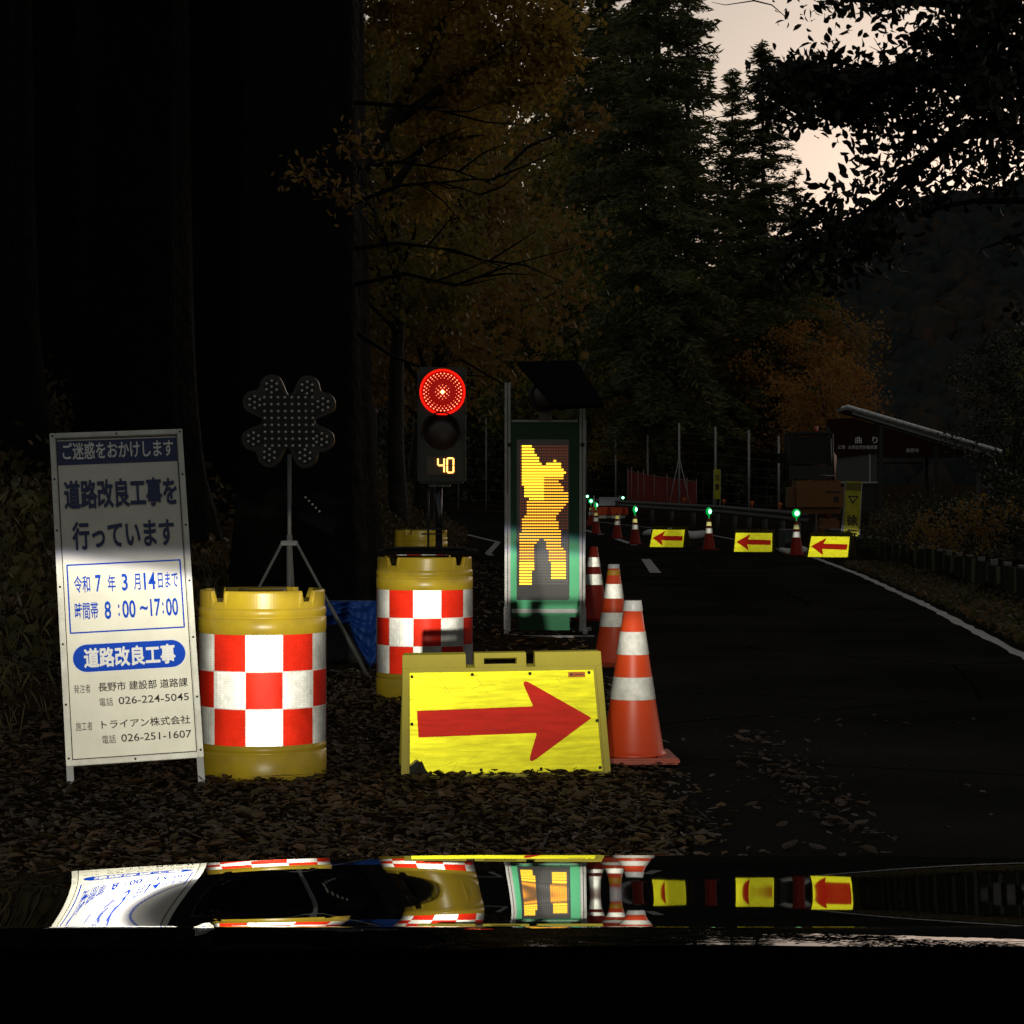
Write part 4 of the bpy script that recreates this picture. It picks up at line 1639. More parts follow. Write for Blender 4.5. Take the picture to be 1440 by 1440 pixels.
FIG = [(732.9, 625.5), (744.5, 625.5), (749.9, 631), (754.7, 639.9), (757.7, 647.7), (761.6, 653), (768.4, 655.4), (769.8, 651.6), (778, 648), (782, 648), (789.8, 652.5), (790.2, 659.3),
       (794.6, 662), (793.7, 670), (789.8, 674.4), (785, 677), (788.8, 680.7), (792.7, 688.5), (797.5, 693), (798, 706), (792.7, 713.8), (787.8, 718.7), (781, 725.5), (785, 733), (784.4, 738),
       (789, 750), (789, 765.6), (795, 775), (795.6, 816.2), (776.5, 816.2), (775, 796), (772, 783), (768, 764), (762, 754), (752.8, 765.6), (752, 796), (747.5, 809), (747.5, 820.5), (729.5, 820.5),
       (730.5, 773.5), (732.5, 746), (735, 732.6), (736.3, 727.4), (740, 720.6), (741, 707), (743, 701), (736.8, 697.3), (736.3, 682.7), (732.4, 675.9)]


def inside(x, y, poly):
    c = False
    for i in range(len(poly)):
        x1, y1 = poly[i]
        x2, y2 = poly[i - 1]
        if (y1 > y) != (y2 > y) and x < (x2 - x1) * (y - y1) / (y2 - y1) + x1:
            c = not c
    return c


LED_A = mat('amber_led', (.8, .45, .05), .5, emis=(1.0, .36, .02), estr=1.35)
LED_B = mat('amber_led_bright', (.8, .5, .05), .5, emis=(1.0, .50, .02), estr=1.9)
LED_0 = mat('unlit_led', (.25, .25, .27), .3)
LED_1 = mat('stray_glow_led', (.25, .2, .15), .3, emis=(1.0, .13, .01), estr=.10)  # unlit dots: faint emission stands in for stray amber light
mA, mB_, m0, m1 = MB(), MB(), MB(), MB()
rows, cols = 48, 20
for j in range(rows):
    py = 625.5 + (822.5 - 625.5) * (j + .5) / rows
    for i in range(cols):
        px = 730.5 + (799 - 730.5) * (i + .5) / cols
        x, z = X(px), Z(py)
        on = inside(px, py, FIG)
        if on:
            bright = (py < 672 or (px < 764 and py < 702)) or py > 790
            t = mB_ if bright else mA
            wv_, hv = (.0098, .0072) if bright else (.0092, .0052)
            t.add([(x - wv_, -.0345, z - hv), (x + wv_, -.0345, z - hv), (x + wv_, -.0345, z + hv), (x - wv_, -.0345, z + hv)], [(0, 1, 2, 3)])
        else:
            r = .0062
            (m1 if py < 745 else m0).add([(x + r * math.cos(a), -.0342, z + r * math.sin(a)) for a in np.linspace(0, 2 * math.pi, 7)[:-1]], [tuple(range(6))])
mA.build('lit_led', LED_A, md)
mB_.build('lit_led', LED_B, md)
m0.build('unlit_led', LED_0, md)
m1.build('unlit_led', LED_1, md)
m = MB()                                            # solar panel seen from below and dark lamp
pc = [P(727, 513, Yl + .05), P(810, 511, Yl + .05), P(850, 573, Yl - .55), P(782, 576, Yl - .55)]
pc = [p - Vector((lx, Yl, gz(lx, Yl))) for p in pc]
nn_ = (pc[1] - pc[0]).cross(pc[3] - pc[0]).normalized() * .03
if nn_.z < 0:
    nn_ = -nn_
m.add(pc + [p + nn_ for p in pc], [(0, 1, 2, 3), (7, 6, 5, 4), (0, 4, 5, 1), (1, 5, 6, 2), (2, 6, 7, 3), (3, 7, 4, 0)])
m.tube([(X(770), .05, Z(592)), (X(775), .04, Z(540))], .014, 8)
m.build('solar_panel', MATS['matt_black'], ls)
m = MB()
m.lathe([(0, -.05), (.08, -.05), (.115, -.035), (.118, .05), (0, .06)], 32, 0, (X(766), -.03, Z(557)), 'Y')
m.lathe([(.118, -.052), (.132, -.052), (.138, .04), (.118, .05)], 32, 1, (X(766), -.03, Z(557)), 'Y')
m.box((X(766), 0, Z(584)), (.10, .05, .09))
m.build('warning_lamp', [mat('dark_lens', (.05, .03, .03), .3), BLACK], ls)


# ------------------------------------------------------------------ arrow boards
def rounded(pts, rs, n=5):
    out = []
    N_ = len(pts)
    for i, (p, r) in enumerate(zip(pts, rs)):
        p = Vector(p)
        a = (Vector(pts[i - 1]) - p)
        b = (Vector(pts[(i + 1) % N_]) - p)
        if r <= 0:
            out.append(tuple(p))
            continue
        a, b = a.normalized() * r, b.normalized() * r
        for k in range(n + 1):
            t = k / n
            out.append(tuple((1 - t) ** 2 * (p + a) + 2 * t * (1 - t) * p + t * t * (p + b)))
    return out


def arrow_board(loc, yaw, lean, roll, label, left=False, shell=None, torn=False, group='yellow arrow boards across the road'):
    OLIVE_PLASTIC = shell or MATS['board_plastic']
    root = empty('arrow_board', loc, (0, 0, 0), label, 'arrow board', group)
    root.rotation_euler = (0, roll, yaw)
    Mx = Matrix.Rotation(-lean, 4, 'X')
    W, H = .88, .535
    wt = .845
    def side(z):
        return (W + (wt - W) * z / H) / 2
    m = MB()                                        # front shell with handle bay, as pieces around the openings
    z1 = H - .062                                   # below the handle row
    m.plate([(-side(0), 0), (side(0), 0), (side(z1), z1), (-side(z1), z1)], 0, .022)
    zt_ = H
    n1, n2, h1, h2 = -.155, -.118, .102, .140
    m.plate([(-side(z1), z1 + .0005), (n1, z1 + .0005), (n1, zt_ - .004), (-side(H), zt_ - .004)], .0, .022)
    m.plate([(h2, z1 + .0005), (side(z1), z1 + .0005), (side(H), zt_), (h2, zt_)], .0, .022)
    m.plate([(n2, z1 + .0005), (-.078, z1 + .0005), (-.078, zt_), (n2, zt_)], .0, .022)
    m.plate([(.062, z1 + .0005), (h1, z1 + .0005), (h1, zt_), (.062, zt_)], .0, .022)
    m.plate([(-.078, zt_ - .022), (.062, zt_ - .022), (.062, zt_), (-.078, zt_)], .0, .022)
    m.plate([(-.078, z1 + .0005), (.062, z1 + .0005), (.062, z1 + .014), (-.078, z1 + .014)], .0, .022)
    for sgn in (-1, 1):                             # raised side flanges
        m.plate([(sgn * side(0), 0), (sgn * (side(0) - .026), 0), (sgn * (side(H) - .026), H - .07), (sgn * side(H), H - .06)], -.012, -.0005)
    front = m.build('front_shell', OLIVE_PLASTIC, root, xf=Mx)
    # sheet
    sw, s0, s1 = .808, .018, .452
    sh = [(-sw / 2, s0), (sw / 2, s0), (sw / 2 - .018, s1), (-sw / 2 + .010, s1)]
    if torn:
        sh = [(-sw / 2 + .085, s0), (sw / 2, s0), (sw / 2 - .018, s1), (-sw / 2 + .010, s1), (-sw / 2 + .002, s0 + .045), (-sw / 2 + .028, s0 + .066), (-sw / 2 + .05, s0 + .052), (-sw / 2 + .068, s0 + .02)]
    m = MB()
    m.plate(sh, -.0105, -.003)
    sheet = m.build('reflective_sheet', R_YEL, root, xf=Mx)
    A = [(.045, .622), (.050, .362), (.667, .384), (.610, .065), (.957, .52), (.590, .935), (.653, .645)]
    A = [((a - .5) * (-1 if left else 1) * sw, s0 + b * (s1 - s0)) for a, b in A]
    if left:
        A = [(x * 1.0, z) for x, z in A]
    A = rounded(A, [0, 0, .010, .052, .008, .052, .010])
    m = MB()
    m.plate(A, -.0135, -.0112)
    m.build('arrow', R_ARROW, sheet, xf=Mx)
    m = MB()
    for (a, b) in [(-.385, .435), (-.13, .44), (.115, .44), (.367, .44), (-.39, .232), (.392, .232), (-.105, .032), (.147, .032), (.395, .032)]:
        m.lathe([(0, -.004), (.0055, -.003), (.0075, 0)], 8, 0, (a, -.011, b), 'Y')
    m.build('rivet', INK, sheet, xf=Mx)
    if torn:
        m = MB()
        m.plate([(.278, .421), (.350, .421), (.350, .443), (.278, .443)], -.0118, -.0108)
        lbl = m.build('label_sticker', mat('orange_label', (.55, .13, .01), .5), sheet, xf=Mx)
        m = MB()
        m.plate([(.284, .428), (.292, .440), (.300, .428)], -.0126, -.0121)
        m.plate([(.304, .430), (.345, .430), (.345, .433), (.304, .433)], -.0126, -.0121)
        m.build('label_print', INK, lbl, xf=Mx)
        m = MB()
        m.plate([(-.404, .019), (-.322, .019), (-.336, .040), (-.355, .070), (-.372, .078), (-.392, .060), (-.404, .056)], -.0045, -.0035)
        m.add([(-.395, -.012, .020), (-.36, -.030, .030), (-.352, -.014, .075), (-.385, -.008, .062), (-.33, -.012, .022)], [(0, 1, 2, 3), (1, 4, 2)], 1)
        m.build('torn_corner', [mat('hole_dark', (.010, .012, .004), .8), mat('wet_leaf', (.012, .014, .006), .4)], sheet, xf=Mx)  # dark plate paints in the darkness of the torn hole, leaf on top
        m = MB()
        for _ in range(14):
            x, z = random.uniform(-.3, .38), random.uniform(.04, .42)
            a = random.choice([R(-55), R(20), R(8), R(-30), R(60)])
            L_ = random.uniform(.02, .12)
            m.box((x, -.0137 if False else -.0109, z), (L_, .0006, .0010), rot=(0, -a, 0))
        m.build('scratch', mat('scratch', (.30, .29, .03), .6), sheet, xf=Mx)
    # rear shell
    yo = math.sin(lean) * H * 2
    m = MB()
    m.plate([(-side(0) * .99, 0), (side(0) * .99, 0), (side(z1) * .99, z1), (-side(z1) * .99, z1)], 0, .02)
    for a_, b_ in ((-side(H) * .985, n1), (n2, -.078), (.062, h1), (h2, side(H) * .985)):
        m.plate([(a_, z1 + .0005), (b_, z1 + .0005), (b_, H - .004), (a_, H - .004)], 0, .02)
    m.plate([(-.078, zt_ - .022), (.062, zt_ - .022), (.062, zt_ - .004), (-.078, zt_ - .004)], 0, .02)
    M2 = Matrix.Translation((0, yo + .03, 0)) @ Matrix.Rotation(lean, 4, 'X')
    m.build('rear_shell', OLIVE_PLASTIC, root, xf=M2)
    for sgn in (-1, 1):
        m = MB()
        m.tube([Mx @ Vector((sgn * .38, .02, H - .02)), M2 @ Vector((sgn * .38, 0, H - .02))], .008, 6)
        m.build('hinge', BLACK, root)
    return root


arrow_board(((712 - 720) / FPX * 9.28, 9.27, .0), R(5), R(17), R(-.6), 'large near arrow board pointing right, torn at its lower left corner', torn=True)
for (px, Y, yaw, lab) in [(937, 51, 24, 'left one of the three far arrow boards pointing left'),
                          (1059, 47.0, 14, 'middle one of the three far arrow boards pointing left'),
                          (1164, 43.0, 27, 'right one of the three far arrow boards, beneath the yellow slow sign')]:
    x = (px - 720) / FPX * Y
    arrow_board((x, Y, gz(x, Y) + .0), -yaw * math.pi / 180 + 0, R(24), R(0), lab, left=True, shell=mat('shaded_board_plastic', (.07, .06, .006), .7, spec=.1))  # far frames: missing beam light put into a darker plastic colour


# ------------------------------------------------------------------ traffic cones
GREEN_L = mat('green_lamp_lit', (.2, .9, .4), .4, emis=(.22, 1.0, .42), estr=3.2)
GREEN_H = mat('green_lamp_halo', (.01, .35, .08), .4, emis=(.0, .5, .07), estr=.35)  # glowing rim stands in for the green halo around the lamp


def cone(x, y, label, kind, rz=0.0, lamp=False, s=1.0):
    CONE_OR = MATS['cone_orange'] if kind < 2 else mat('shaded_cone_orange', (.34, .022, .010), .5, spec=.2, noise=(6, .6, (.26, .018, .008)))  # farther cones: weaker light put into darker body and base colours
    root = empty('traffic_cone', (x, y, gz(x, y) if x < ledge(y) - .25 else float(grade(y)) + .008), (0, 0, rz), label, 'traffic cone', 'traffic cones with white bands')
    m = MB()
    H = .70
    r0, r1 = .135, .035

    def rad(z):
        return r0 + (r1 - r0) * (z - .03) / (H - .03)
    m.lathe([(.0, .028), (r0 + .018, .028), (r0 + .006, .036), (r0, .05), (rad(.25), .25), (rad(.5), .5), (r1, H - .005), (r1 - .006, H), (r1 - .014, H), (.01, H - .02), (0, H - .02)], 48)
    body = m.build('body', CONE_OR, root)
    m = MB()
    m.box((0, 0, .014), (.37, .37, .028), bev=.008)
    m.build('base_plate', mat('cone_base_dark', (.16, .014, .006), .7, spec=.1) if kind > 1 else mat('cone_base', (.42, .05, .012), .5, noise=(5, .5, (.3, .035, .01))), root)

    def band(z0, z1, mm, nm='reflective_band', o=.0018):
        m = MB()
        m.lathe([(rad(z0) + o - .001, z0), (rad(z0) + o, z0 + .002), (rad(z1) + o, z1 - .002), (rad(z1) + o - .001, z1)], 40)
        m.build(nm, mm, root)
    if kind == 0:
        band(.655, .701, mat('grey_cap', (.6, .6, .6), .4), 'cap', .003)
    if kind == 1:
        band(.672, .701, mat('grey_cap', (.6, .6, .6), .4), 'cap', .003)
        band(.625, .662, mat('yellow_label', (.5, .25, .01), .5), 'label_band')
    if kind in (0, 1):
        band(.465, .565, R_CONE)
        band(.270, .368, R_CONE)
    if kind == 2:
        band(.51, .60, R_CONE)
        band(.34, .44, R_CONE)
    if kind == 3:
        band(.535, .62, retro('retro_lemon', (.9, .85, .3), .05, dcol=(.7, .66, .2), dirt=.1))
        band(.37, .48, R_CONE)
    if lamp:
        m = MB()
        m.tube([(0, 0, H - .03), (0, 0, H + .10)], .012, 8)
        m.lathe([(.0, -.03), (.05, -.03), (.085, -.012), (.09, .012), (.06, .03), (0, .03)], 20, 0, (0, 0, H + .15), 'Y')
        lp = m.build('warning_lamp', GREEN_H, root)
        m = MB()
        m.lathe([(0, -.025), (.03, -.02), (.05, 0)], 16, 0, (0, -.031, H + .15), 'Y')
        m.build('lens', GREEN_L, lp)
    return root


cone((890 - 720) / FPX * 9.72, 9.72, 'nearest orange cone with grey cap beside the large arrow board', 0, R(3)).location.z += .02
cone((863 - 720) / FPX * 15.4, 15.4, 'second orange cone, with a small yellow label under its cap', 1, R(20))
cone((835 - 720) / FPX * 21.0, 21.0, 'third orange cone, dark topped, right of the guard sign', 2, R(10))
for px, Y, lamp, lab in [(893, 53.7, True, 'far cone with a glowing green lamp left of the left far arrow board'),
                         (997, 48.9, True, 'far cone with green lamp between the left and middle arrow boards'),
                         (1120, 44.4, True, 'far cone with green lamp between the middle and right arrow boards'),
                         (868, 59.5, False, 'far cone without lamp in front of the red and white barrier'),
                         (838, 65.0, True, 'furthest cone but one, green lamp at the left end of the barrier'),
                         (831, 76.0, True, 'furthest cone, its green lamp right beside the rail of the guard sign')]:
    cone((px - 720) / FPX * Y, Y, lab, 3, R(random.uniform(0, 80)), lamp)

# blue tarpaulin hung behind the tripod
Yb = 14.6
m = MB()
nx_, nz_ = 26, 30
vs = []
for j in range(nz_ + 1):
    for i in range(nx_ + 1):
        uu, vv = i / nx_, j / nz_
        px = 440 + (536 - 440) * uu
        lo = 878 if px < 492 else 945 - max(0, (522 - px)) * 1.9 if px < 522 else 942
        if px > 528:
            lo = 936
        py = 845 + (lo - 845) * vv
        p = P(px, py, Yb + .03 * math.sin(px * .35 + vv * 4) + .025 * math.sin(px * .13 + vv * 13) + .02 * math.sin(vv * 30 + px * .2))
        vs.append(p)
fs = [(j * (nx_ + 1) + i, j * (nx_ + 1) + i + 1, (j + 1) * (nx_ + 1) + i + 1, (j + 1) * (nx_ + 1) + i) for j in range(nz_) for i in range(nx_)]
tcx = (490 - 720) / FPX * Yb
tp_ = empty('covered_load', (tcx, Yb + .3, gz(tcx, Yb + .3)), label='blue tarpaulin draped over dark equipment behind the tripod leg', cat='tarpaulin')
inv = Matrix.Translation(-Vector(tp_.location))
m.add(vs, fs, 0, True)
m.build('tarpaulin', mat('blue_tarpaulin', (.010, .055, .30), .45, noise=(18, .5, (.02, .10, .42)), bump=(14, .8, .03)), tp_, xf=inv)
m = MB()
m.box((-.02, .14, .20), (.36, .30, .42), bev=.03)
m.build('equipment_case', mat('dark_case', (.012, .012, .013), .7), tp_)

# ------------------------------------------------------------------ guard rail along the outside of the bend
gr = empty('guard_rail', (6.6, 54, gz(6.6, 54)), label='dark steel guard rail along the outer side of the bend', cat='guard rail')
o_ = Vector(gr.location)
yy = np.arange(50, 88, 1.0)
gp = [(float(redge(y)) + .75, float(y)) for y in yy]
m = MB()
prof = [(-.04, .56), (0, .58), (.03, .62), (0, .66), (-.03, .69), (0, .72), (.03, .76), (0, .80), (-.04, .82)]
vs, fs = [], []
for i, (x, y) in enumerate(gp):
    a = Vector(gp[min(i + 1, len(gp) - 1)]) - Vector(gp[max(i - 1, 0)])
    nrm = Vector((-a.y, a.x)).normalized()
    for d, z in prof:
        vs.append((x + nrm.x * d - o_.x, y + nrm.y * d - o_.y, float(grade(y)) + z - o_.z))
k = len(prof)
for i in range(len(gp) - 1):
    for j in range(k - 1):
        fs.append((i * k + j, (i + 1) * k + j, (i + 1) * k + j + 1, i * k + j + 1))
m.add(vs, fs, 0, True)
m.build('beam', mat('weathered_steel', (.085, .085, .08), .7, metal=.2, noise=(3, .7, (.05, .05, .046))), gr)
for y in np.arange(50, 88, 3.0):
    x = float(redge(y)) + .86
    m = MB()
    m.tube([(x - o_.x, y - o_.y, float(grade(y)) - o_.z - .1), (x - o_.x, y - o_.y, float(grade(y)) + .80 - o_.z)], .065, 10)
    m.build('post', MATS['weathered_steel'], gr)
for px, Y in ((964, 72), (990, 67), (1036, 61), (1087, 56)):
    x = float(redge(Y)) + .8
    m = MB()
    z = float(grade(Y)) + .82 - o_.z
    m.tube([(x - o_.x, Y - o_.y, z), (x - o_.x, Y - o_.y, z + .10)], .014, 6)
    m.lathe([(0, -.012), (.045, -.01), (.055, .01)], 14, 0, (x - o_.x, Y - o_.y, z + .14), 'Y')
    m.build('reflector', retro('orange_reflector', (1, .35, .08), .05, dcol=(.6, .12, .02), dirt=0), gr)

# white sandbags under the guard rail
for px, py, Y, s in ((928, 738, 62, 1), (935, 731, 66, .8), (972, 733, 60, 1.1), (950, 736, 61, .9), (1118, 768, 46, .7)):
    bm = bmesh.new()
    bmesh.ops.create_icosphere(bm, subdivisions=3, radius=.5)
    for v in bm.verts:
        v.co = Vector((v.co.x * 1.0 * s, v.co.y * .5 * s, max(v.co.z, -.3) * .26 * s + .03 * math.sin(v.co.x * 9 + px)))
    me = bpy.data.meshes.new('sandbag')
    bm.to_mesh(me)
    bm.free()
    for f in me.polygons:
        f.use_smooth = True
    me.materials.append(mat('sandbag_cloth', (.55, .52, .48), .8))
    o = bpy.data.objects.new('sandbag', me)
    COL.objects.link(o)
    x = (px - 720) / FPX * Y
    o.location = (x, Y, gz(x, Y) + .08 * s)
    tag(o, {928: 'pale sandbag nearest the left far arrow board', 935: 'small pale sandbag behind the others', 972: 'largest pale sandbag under the guard rail', 950: 'pale sandbag between two bigger ones under the rail', 1118: 'small pale sandbag on the ground between middle arrow board and cone'}[px], 'sandbag', 'white sandbags near the guard rail')

# barrier with a white panel above an orange one
Yv = 83
bx_, sb = (857 - 720) / FPX * Yv, FPX / Yv
bz = gz(bx_, Yv)
br_ = empty('barrier', (bx_, Yv, bz), (0, 0, R(-6)), 'orange and white barrier with grey upper panel beyond the far cones', 'barrier')
ZB = lambda py: CAMH - (py - HOR) / sb - bz
m = MB()
m.box((0, 0, (ZB(699) + ZB(711)) / 2), ((872 - 843) / sb, .03, (711 - 699) / sb))
m.build('grey_panel', retro('barrier_grey', (.7, .68, .68), .012, dcol=(.5, .48, .48), dirt=.2), br_)
m = MB()
m.box((0, -.01, (ZB(713) + ZB(724)) / 2), ((882 - 830) / sb, .05, (724 - 713) / sb), bev=.01)
m.build('orange_panel', retro('barrier_orange', (.8, .12, .04), .012, dcol=(.55, .06, .02), dirt=.2), br_)
m = MB()
m.box((.1, -.01, (ZB(725) + ZB(729)) / 2), ((876 - 838) / sb, .05, (729 - 725) / sb), bev=.01)
m.build('cream_strip', retro('barrier_cream', (.8, .74, .6), .012, dcol=(.5, .46, .38), dirt=.2), br_)
for x in (-.58, .38):
    m = MB()
    m.tube([(x, .03, 0), (x, .03, ZB(697))], .025, 8)
    m.box((x, .03, .02), (.06, .5, .04))
    m.build('post', ALU, br_)
for i, (px, py) in enumerate(((826, 698), (876, 700))):
    Yg = 84
    p = P(px, py, Yg)
    m = MB()
    m.tube([(0, 0, 0), (0, 0, p.z - gz(p.x, Yg))], .014, 6)
    o = empty('warning_lamp', (p.x, Yg, gz(p.x, Yg)), label=('green lamp on a stake at the left end of the barrier', 'green lamp on a stake at the right end of the barrier')[i], cat='lamp', group='green lamps beside the barrier')
    m.build('stake', BLACK, o)
    m = MB()
    m.lathe([(0, -.05), (.032, -.038), (.048, 0), (.032, .038), (0, .05)], 14, 0, (0, -.02, p.z - gz(p.x, Yg)), 'Y')
    m.build('lens', GREEN_L, o)

# red debris netting on a frame, behind the rail
Yn_ = 88
s_ = FPX / Yn_
nx0 = (930 - 720) / s_
nz0 = gz(nx0, Yn_)
nt_ = empty('netting_screen', (nx0, Yn_, nz0), label='red netting screen on thin frames behind the guard rail', cat='netting')
m = MB()
xz = lambda px, py: ((px - 930) / s_, CAMH - (py - HOR) / s_ - nz0)
topl = [(883, 662), (897, 665), (920, 670), (955, 674), (979, 677)]
for (a, b), (c, d) in zip(topl[:-1], topl[1:]):
    x0, z0 = xz(a, b)
    x1, z1 = xz(c, d)
    vs = []
    for i in range(9):
        t = i / 8
        x, z = x0 + (x1 - x0) * t, z0 + (z1 - z0) * t
        dy = .04 * math.sin(x * 9)
        vs += [(x, dy, 0), (x, dy, z)]
    m.add(vs, [(2 * i, 2 * i + 2, 2 * i + 3, 2 * i + 1) for i in range(8)], 0, True)
m.build('netting', mat('red_netting', (.30, .028, .015), .7, noise=(4, .9, (.14, .014, .01)), emis=None), nt_)
for px, py in topl + [(905, 664), (938, 671), (966, 675), (888, 660)]:
    m = MB()
    x, z = xz(px, py)
    m.tube([(x, -.05, 0), (x, -.05, z + .1)], .022, 6)
    m.build('upright', mat('net_frame', (.30, .16, .12), .6), nt_)
m = MB()
m.tube([(xz(a, b)[0], -.06, xz(a, b)[1]) for a, b in topl], .015, 6)
m.build('top_rail', MATS['net_frame'], nt_)

# tall fence with slender steel posts and wires, beyond the bend
fc = empty('tall_fence', ((866 - 720) / FPX * 96, 96, gz(4.5, 96)), label='tall fence of slender steel posts and wire mesh beyond the bend', cat='fence')
fo = Vector(fc.location)
FP = [(645, 112, 585, 700), (684, 110, 588, 703), (742, 104, 590, 700), (824, 96, 590, 700), (866, 92, 608, 700), (911, 90, 612, 700), (955, 86, 595, 705), (1006, 84, 600, 705), (1053, 80, 605, 705), (1095, 76, 613, 705)]
POST = mat('post_steel', (.36, .36, .34), .5, metal=.2, noise=(9, .6, (.28, .28, .26)))
tops = []
for px, Y, t, b in FP:
    x = (px - 720) / FPX * Y
    zt_ = CAMH - (t - HOR) / FPX * Y
    m = MB()
    m.tube([(x - fo.x, Y - fo.y, gz(x, Y) - fo.z - .2), (x - fo.x, Y - fo.y, zt_ - fo.z)], .038, 8)
    m.build('post', POST, fc)
    tops.append((x - fo.x, Y - fo.y, gz(x, Y) - fo.z, zt_ - fo.z))
m = MB()
for (a, b) in zip(tops[:-1], tops[1:]):
    for k in range(1, 9):
        t = k / 9
        m.tube([(a[0], a[1], a[2] + (a[3] - a[2]) * t), (b[0], b[1], b[2] + (b[3] - b[2]) * t)], .005, 4, cap=False)
m.build('wire_mesh', mat('fence_wire', (.10, .10, .095), .6), fc)
m = MB()
a = tops[6]
m.tube([(a[0], a[1], a[3] - 1.3), (a[0] - .45, a[1] - .3, a[2])], .018, 6)
m.tube([(a[0], a[1], a[3] - 1.3), (a[0] + .45, a[1] - .3, a[2])], .018, 6)
m.build('brace', POST, fc)

# ------------------------------------------------------------------ yellow vertical signs
YBAN = retro('banner_yellow', (.9, .85, .10), .03, dcol=(.6, .55, .03), dirt=.35, dscale=5)


def vertical_sign(px0, px1, py0, py1, Y, txt, label, lean=0.0, tri=True):
    s = FPX / Y
    xc = (px0 + px1) / 2
    x = (xc - 720) / s
    b = gz(x, Y)
    zb, zt = CAMH - (py1 - HOR) / s - b, CAMH - (py0 - HOR) / s - b
    W = (px1 - px0) / s
    root = empty('slow_sign' if tri else 'banner', (x, Y, b), (0, lean, 0), label, 'sign')
    m = MB()
    m.box((0, 0, (zb + zt) / 2), (W, .02, zt - zb), bev=.01)
    p = m.build('panel', YBAN, root)
    m = MB()
    for sx in (-1, 1):
        m.tube([(sx * W * .52, .02, 0), (sx * W * .52, .02, zt - .02)], .014, 6)
        m.tube([(sx * W * .52, .02, zt * .7), (sx * W * .52, .45, 0)], .012, 6)
    m.tube([(-W * .52, .02, zt - .02), (W * .52, .02, zt - .02)], .014, 6)
    m.build('frame', ALU, root)
    h = zt - zb
    if tri:
        m = MB()
        cz = zt - h * .285
        r = W * .36
        T = [(-r, cz + r * .5), (r, cz + r * .5), (0, cz - r * .95)]
        T2 = [(-r * .62, cz + r * .28), (r * .62, cz + r * .28), (0, cz - r * .5)]
        for i in range(3):
            j = (i + 1) % 3
            m.plate([T[i], T[j], T2[j], T2[i]], -.014, -.0105)
        m.build('triangle_mark', INK, p)
        m = MB()
        m.box((0, -.0108, zt - h * .085), (W * .98, .002, h * .13))
        m.build('dark_header', mat('banner_dark', (.16, .13, .01), .6), p)
    nchar = len(txt)
    for i, (ch, c0, c1) in enumerate(txt):
        text_on(p, ch, -W * .36, W * .36, zb + h * c0, zb + h * c1, -.0125, INK, .03)
    return root


vertical_sign(1185, 1207, 677, 762, 46.0, [('徐', .27, .45), ('行', .03, .21)], 'tall yellow sign reading slow in two characters beside the excavator', lean=R(2.5))
vertical_sign(1004, 1013, 660, 702, 80.0, [('注', .62, .84), ('意', .30, .52)], 'narrow yellow banner hanging behind the guard rail in the middle distance', tri=False)

# ------------------------------------------------------------------ excavator
Ye = 49.0
se = FPX / Ye
ex = (1142 - 720) / se
eb = gz(ex, Ye)
ec = empty('excavator', (ex, Ye, eb), (0, 0, R(-3)), 'dark yellow excavator with black cab and red beacon parked behind the arrow boards', 'excavator')
EX = lambda px: (px - 1142) / se
EZ = lambda py: CAMH - (py - HOR) / se - eb
EBODY = mat('excavator_paint', (.25, .09, .010), .5, noise=(3, .7, (.16, .055, .008)))
EDARK = mat('excavator_dark', (.010, .010, .011), .5)
EGL = mat('cab_glass', (.010, .012, .012), .3, spec=.2)
m = MB()
m.box(((EX(1108) + EX(1188)) / 2, .1, (EZ(676) + EZ(722)) / 2), ((1188 - 1108) / se, 1.5, (722 - 676) / se), bev=.14)
m.build('body', EBODY, ec)
m = MB()
m.box((EX(1172), -.66, EZ(702)), (.10, .02, .12), bev=.005)
m.box((EX(1168), -.655, EZ(692)), (.34, .012, .035))
m.build('engine_vent', EDARK, ec)
for sx in (-1, 1):
    m = MB()
    n_ = 16
    path = []
    L_, r_ = 1.75, .22
    for k in range(n_):
        a = -math.pi / 2 + math.pi * k / (n_ - 1)
        path.append((L_ / 2 + r_ * math.cos(a), r_ + r_ * math.sin(a)))
    for k in range(n_):
        a = math.pi / 2 + math.pi * k / (n_ - 1)
        path.append((-L_ / 2 + r_ * math.cos(a), r_ + r_ * math.sin(a)))
    xs0, xs1 = sx * .52 - .15, sx * .52 + .15
    N_ = len(path)
    m.add([(xs0, y, z) for y, z in path] + [(xs1, y, z) for y, z in path], [tuple(range(N_)), tuple(range(2 * N_ - 1, N_ - 1, -1))] + [(i, (i + 1) % N_, N_ + (i + 1) % N_, N_ + i) for i in range(N_)])
    for k in range(22):
        yv = -L_ / 2 + L_ * k / 21
        for zz_ in (-.008, 2 * r_ + .008):
            m.box((sx * .52, yv, zz_), (.31, .04, .025))
    m.build('track', EDARK, ec)
m = MB()
x0, x1, zlo, zhi = EX(1106), EX(1169), EZ(676), EZ(611)
for (a, b) in ((x0, -.4), (x1, -.4), (x0, .6), (x1, .6)):
    m.tube([(a, b, zlo), (a + (.03 if a < 0 else -.03), b + .02, zhi)], .035, 8)
m.box(((x0 + x1) / 2, .1, zhi + .02), (x1 - x0 + .02, 1.12, .07), bev=.03)
m.box(((x0 + x1) / 2, -.4, zlo + .18), (x1 - x0, .05, .30))
m.box(((x0 + x1) / 2 - .12, -.05, zlo + .42), (.40, .16, .62), bev=.05)
m.box(((x0 + x1) / 2 + .12, -.39, (zlo + zhi) / 2), (.03, .03, zhi - zlo))
m.tube([(x0, -.42, zlo + .36), (x1, -.42, zlo + .36)], .015, 6)
cab = m.build('cab', EDARK, ec)
m = MB()
m.box(((x0 + x1) / 2, -.405, (zlo + zhi) / 2 + .15), (x1 - x0 - .08, .006, zhi - zlo - .42))
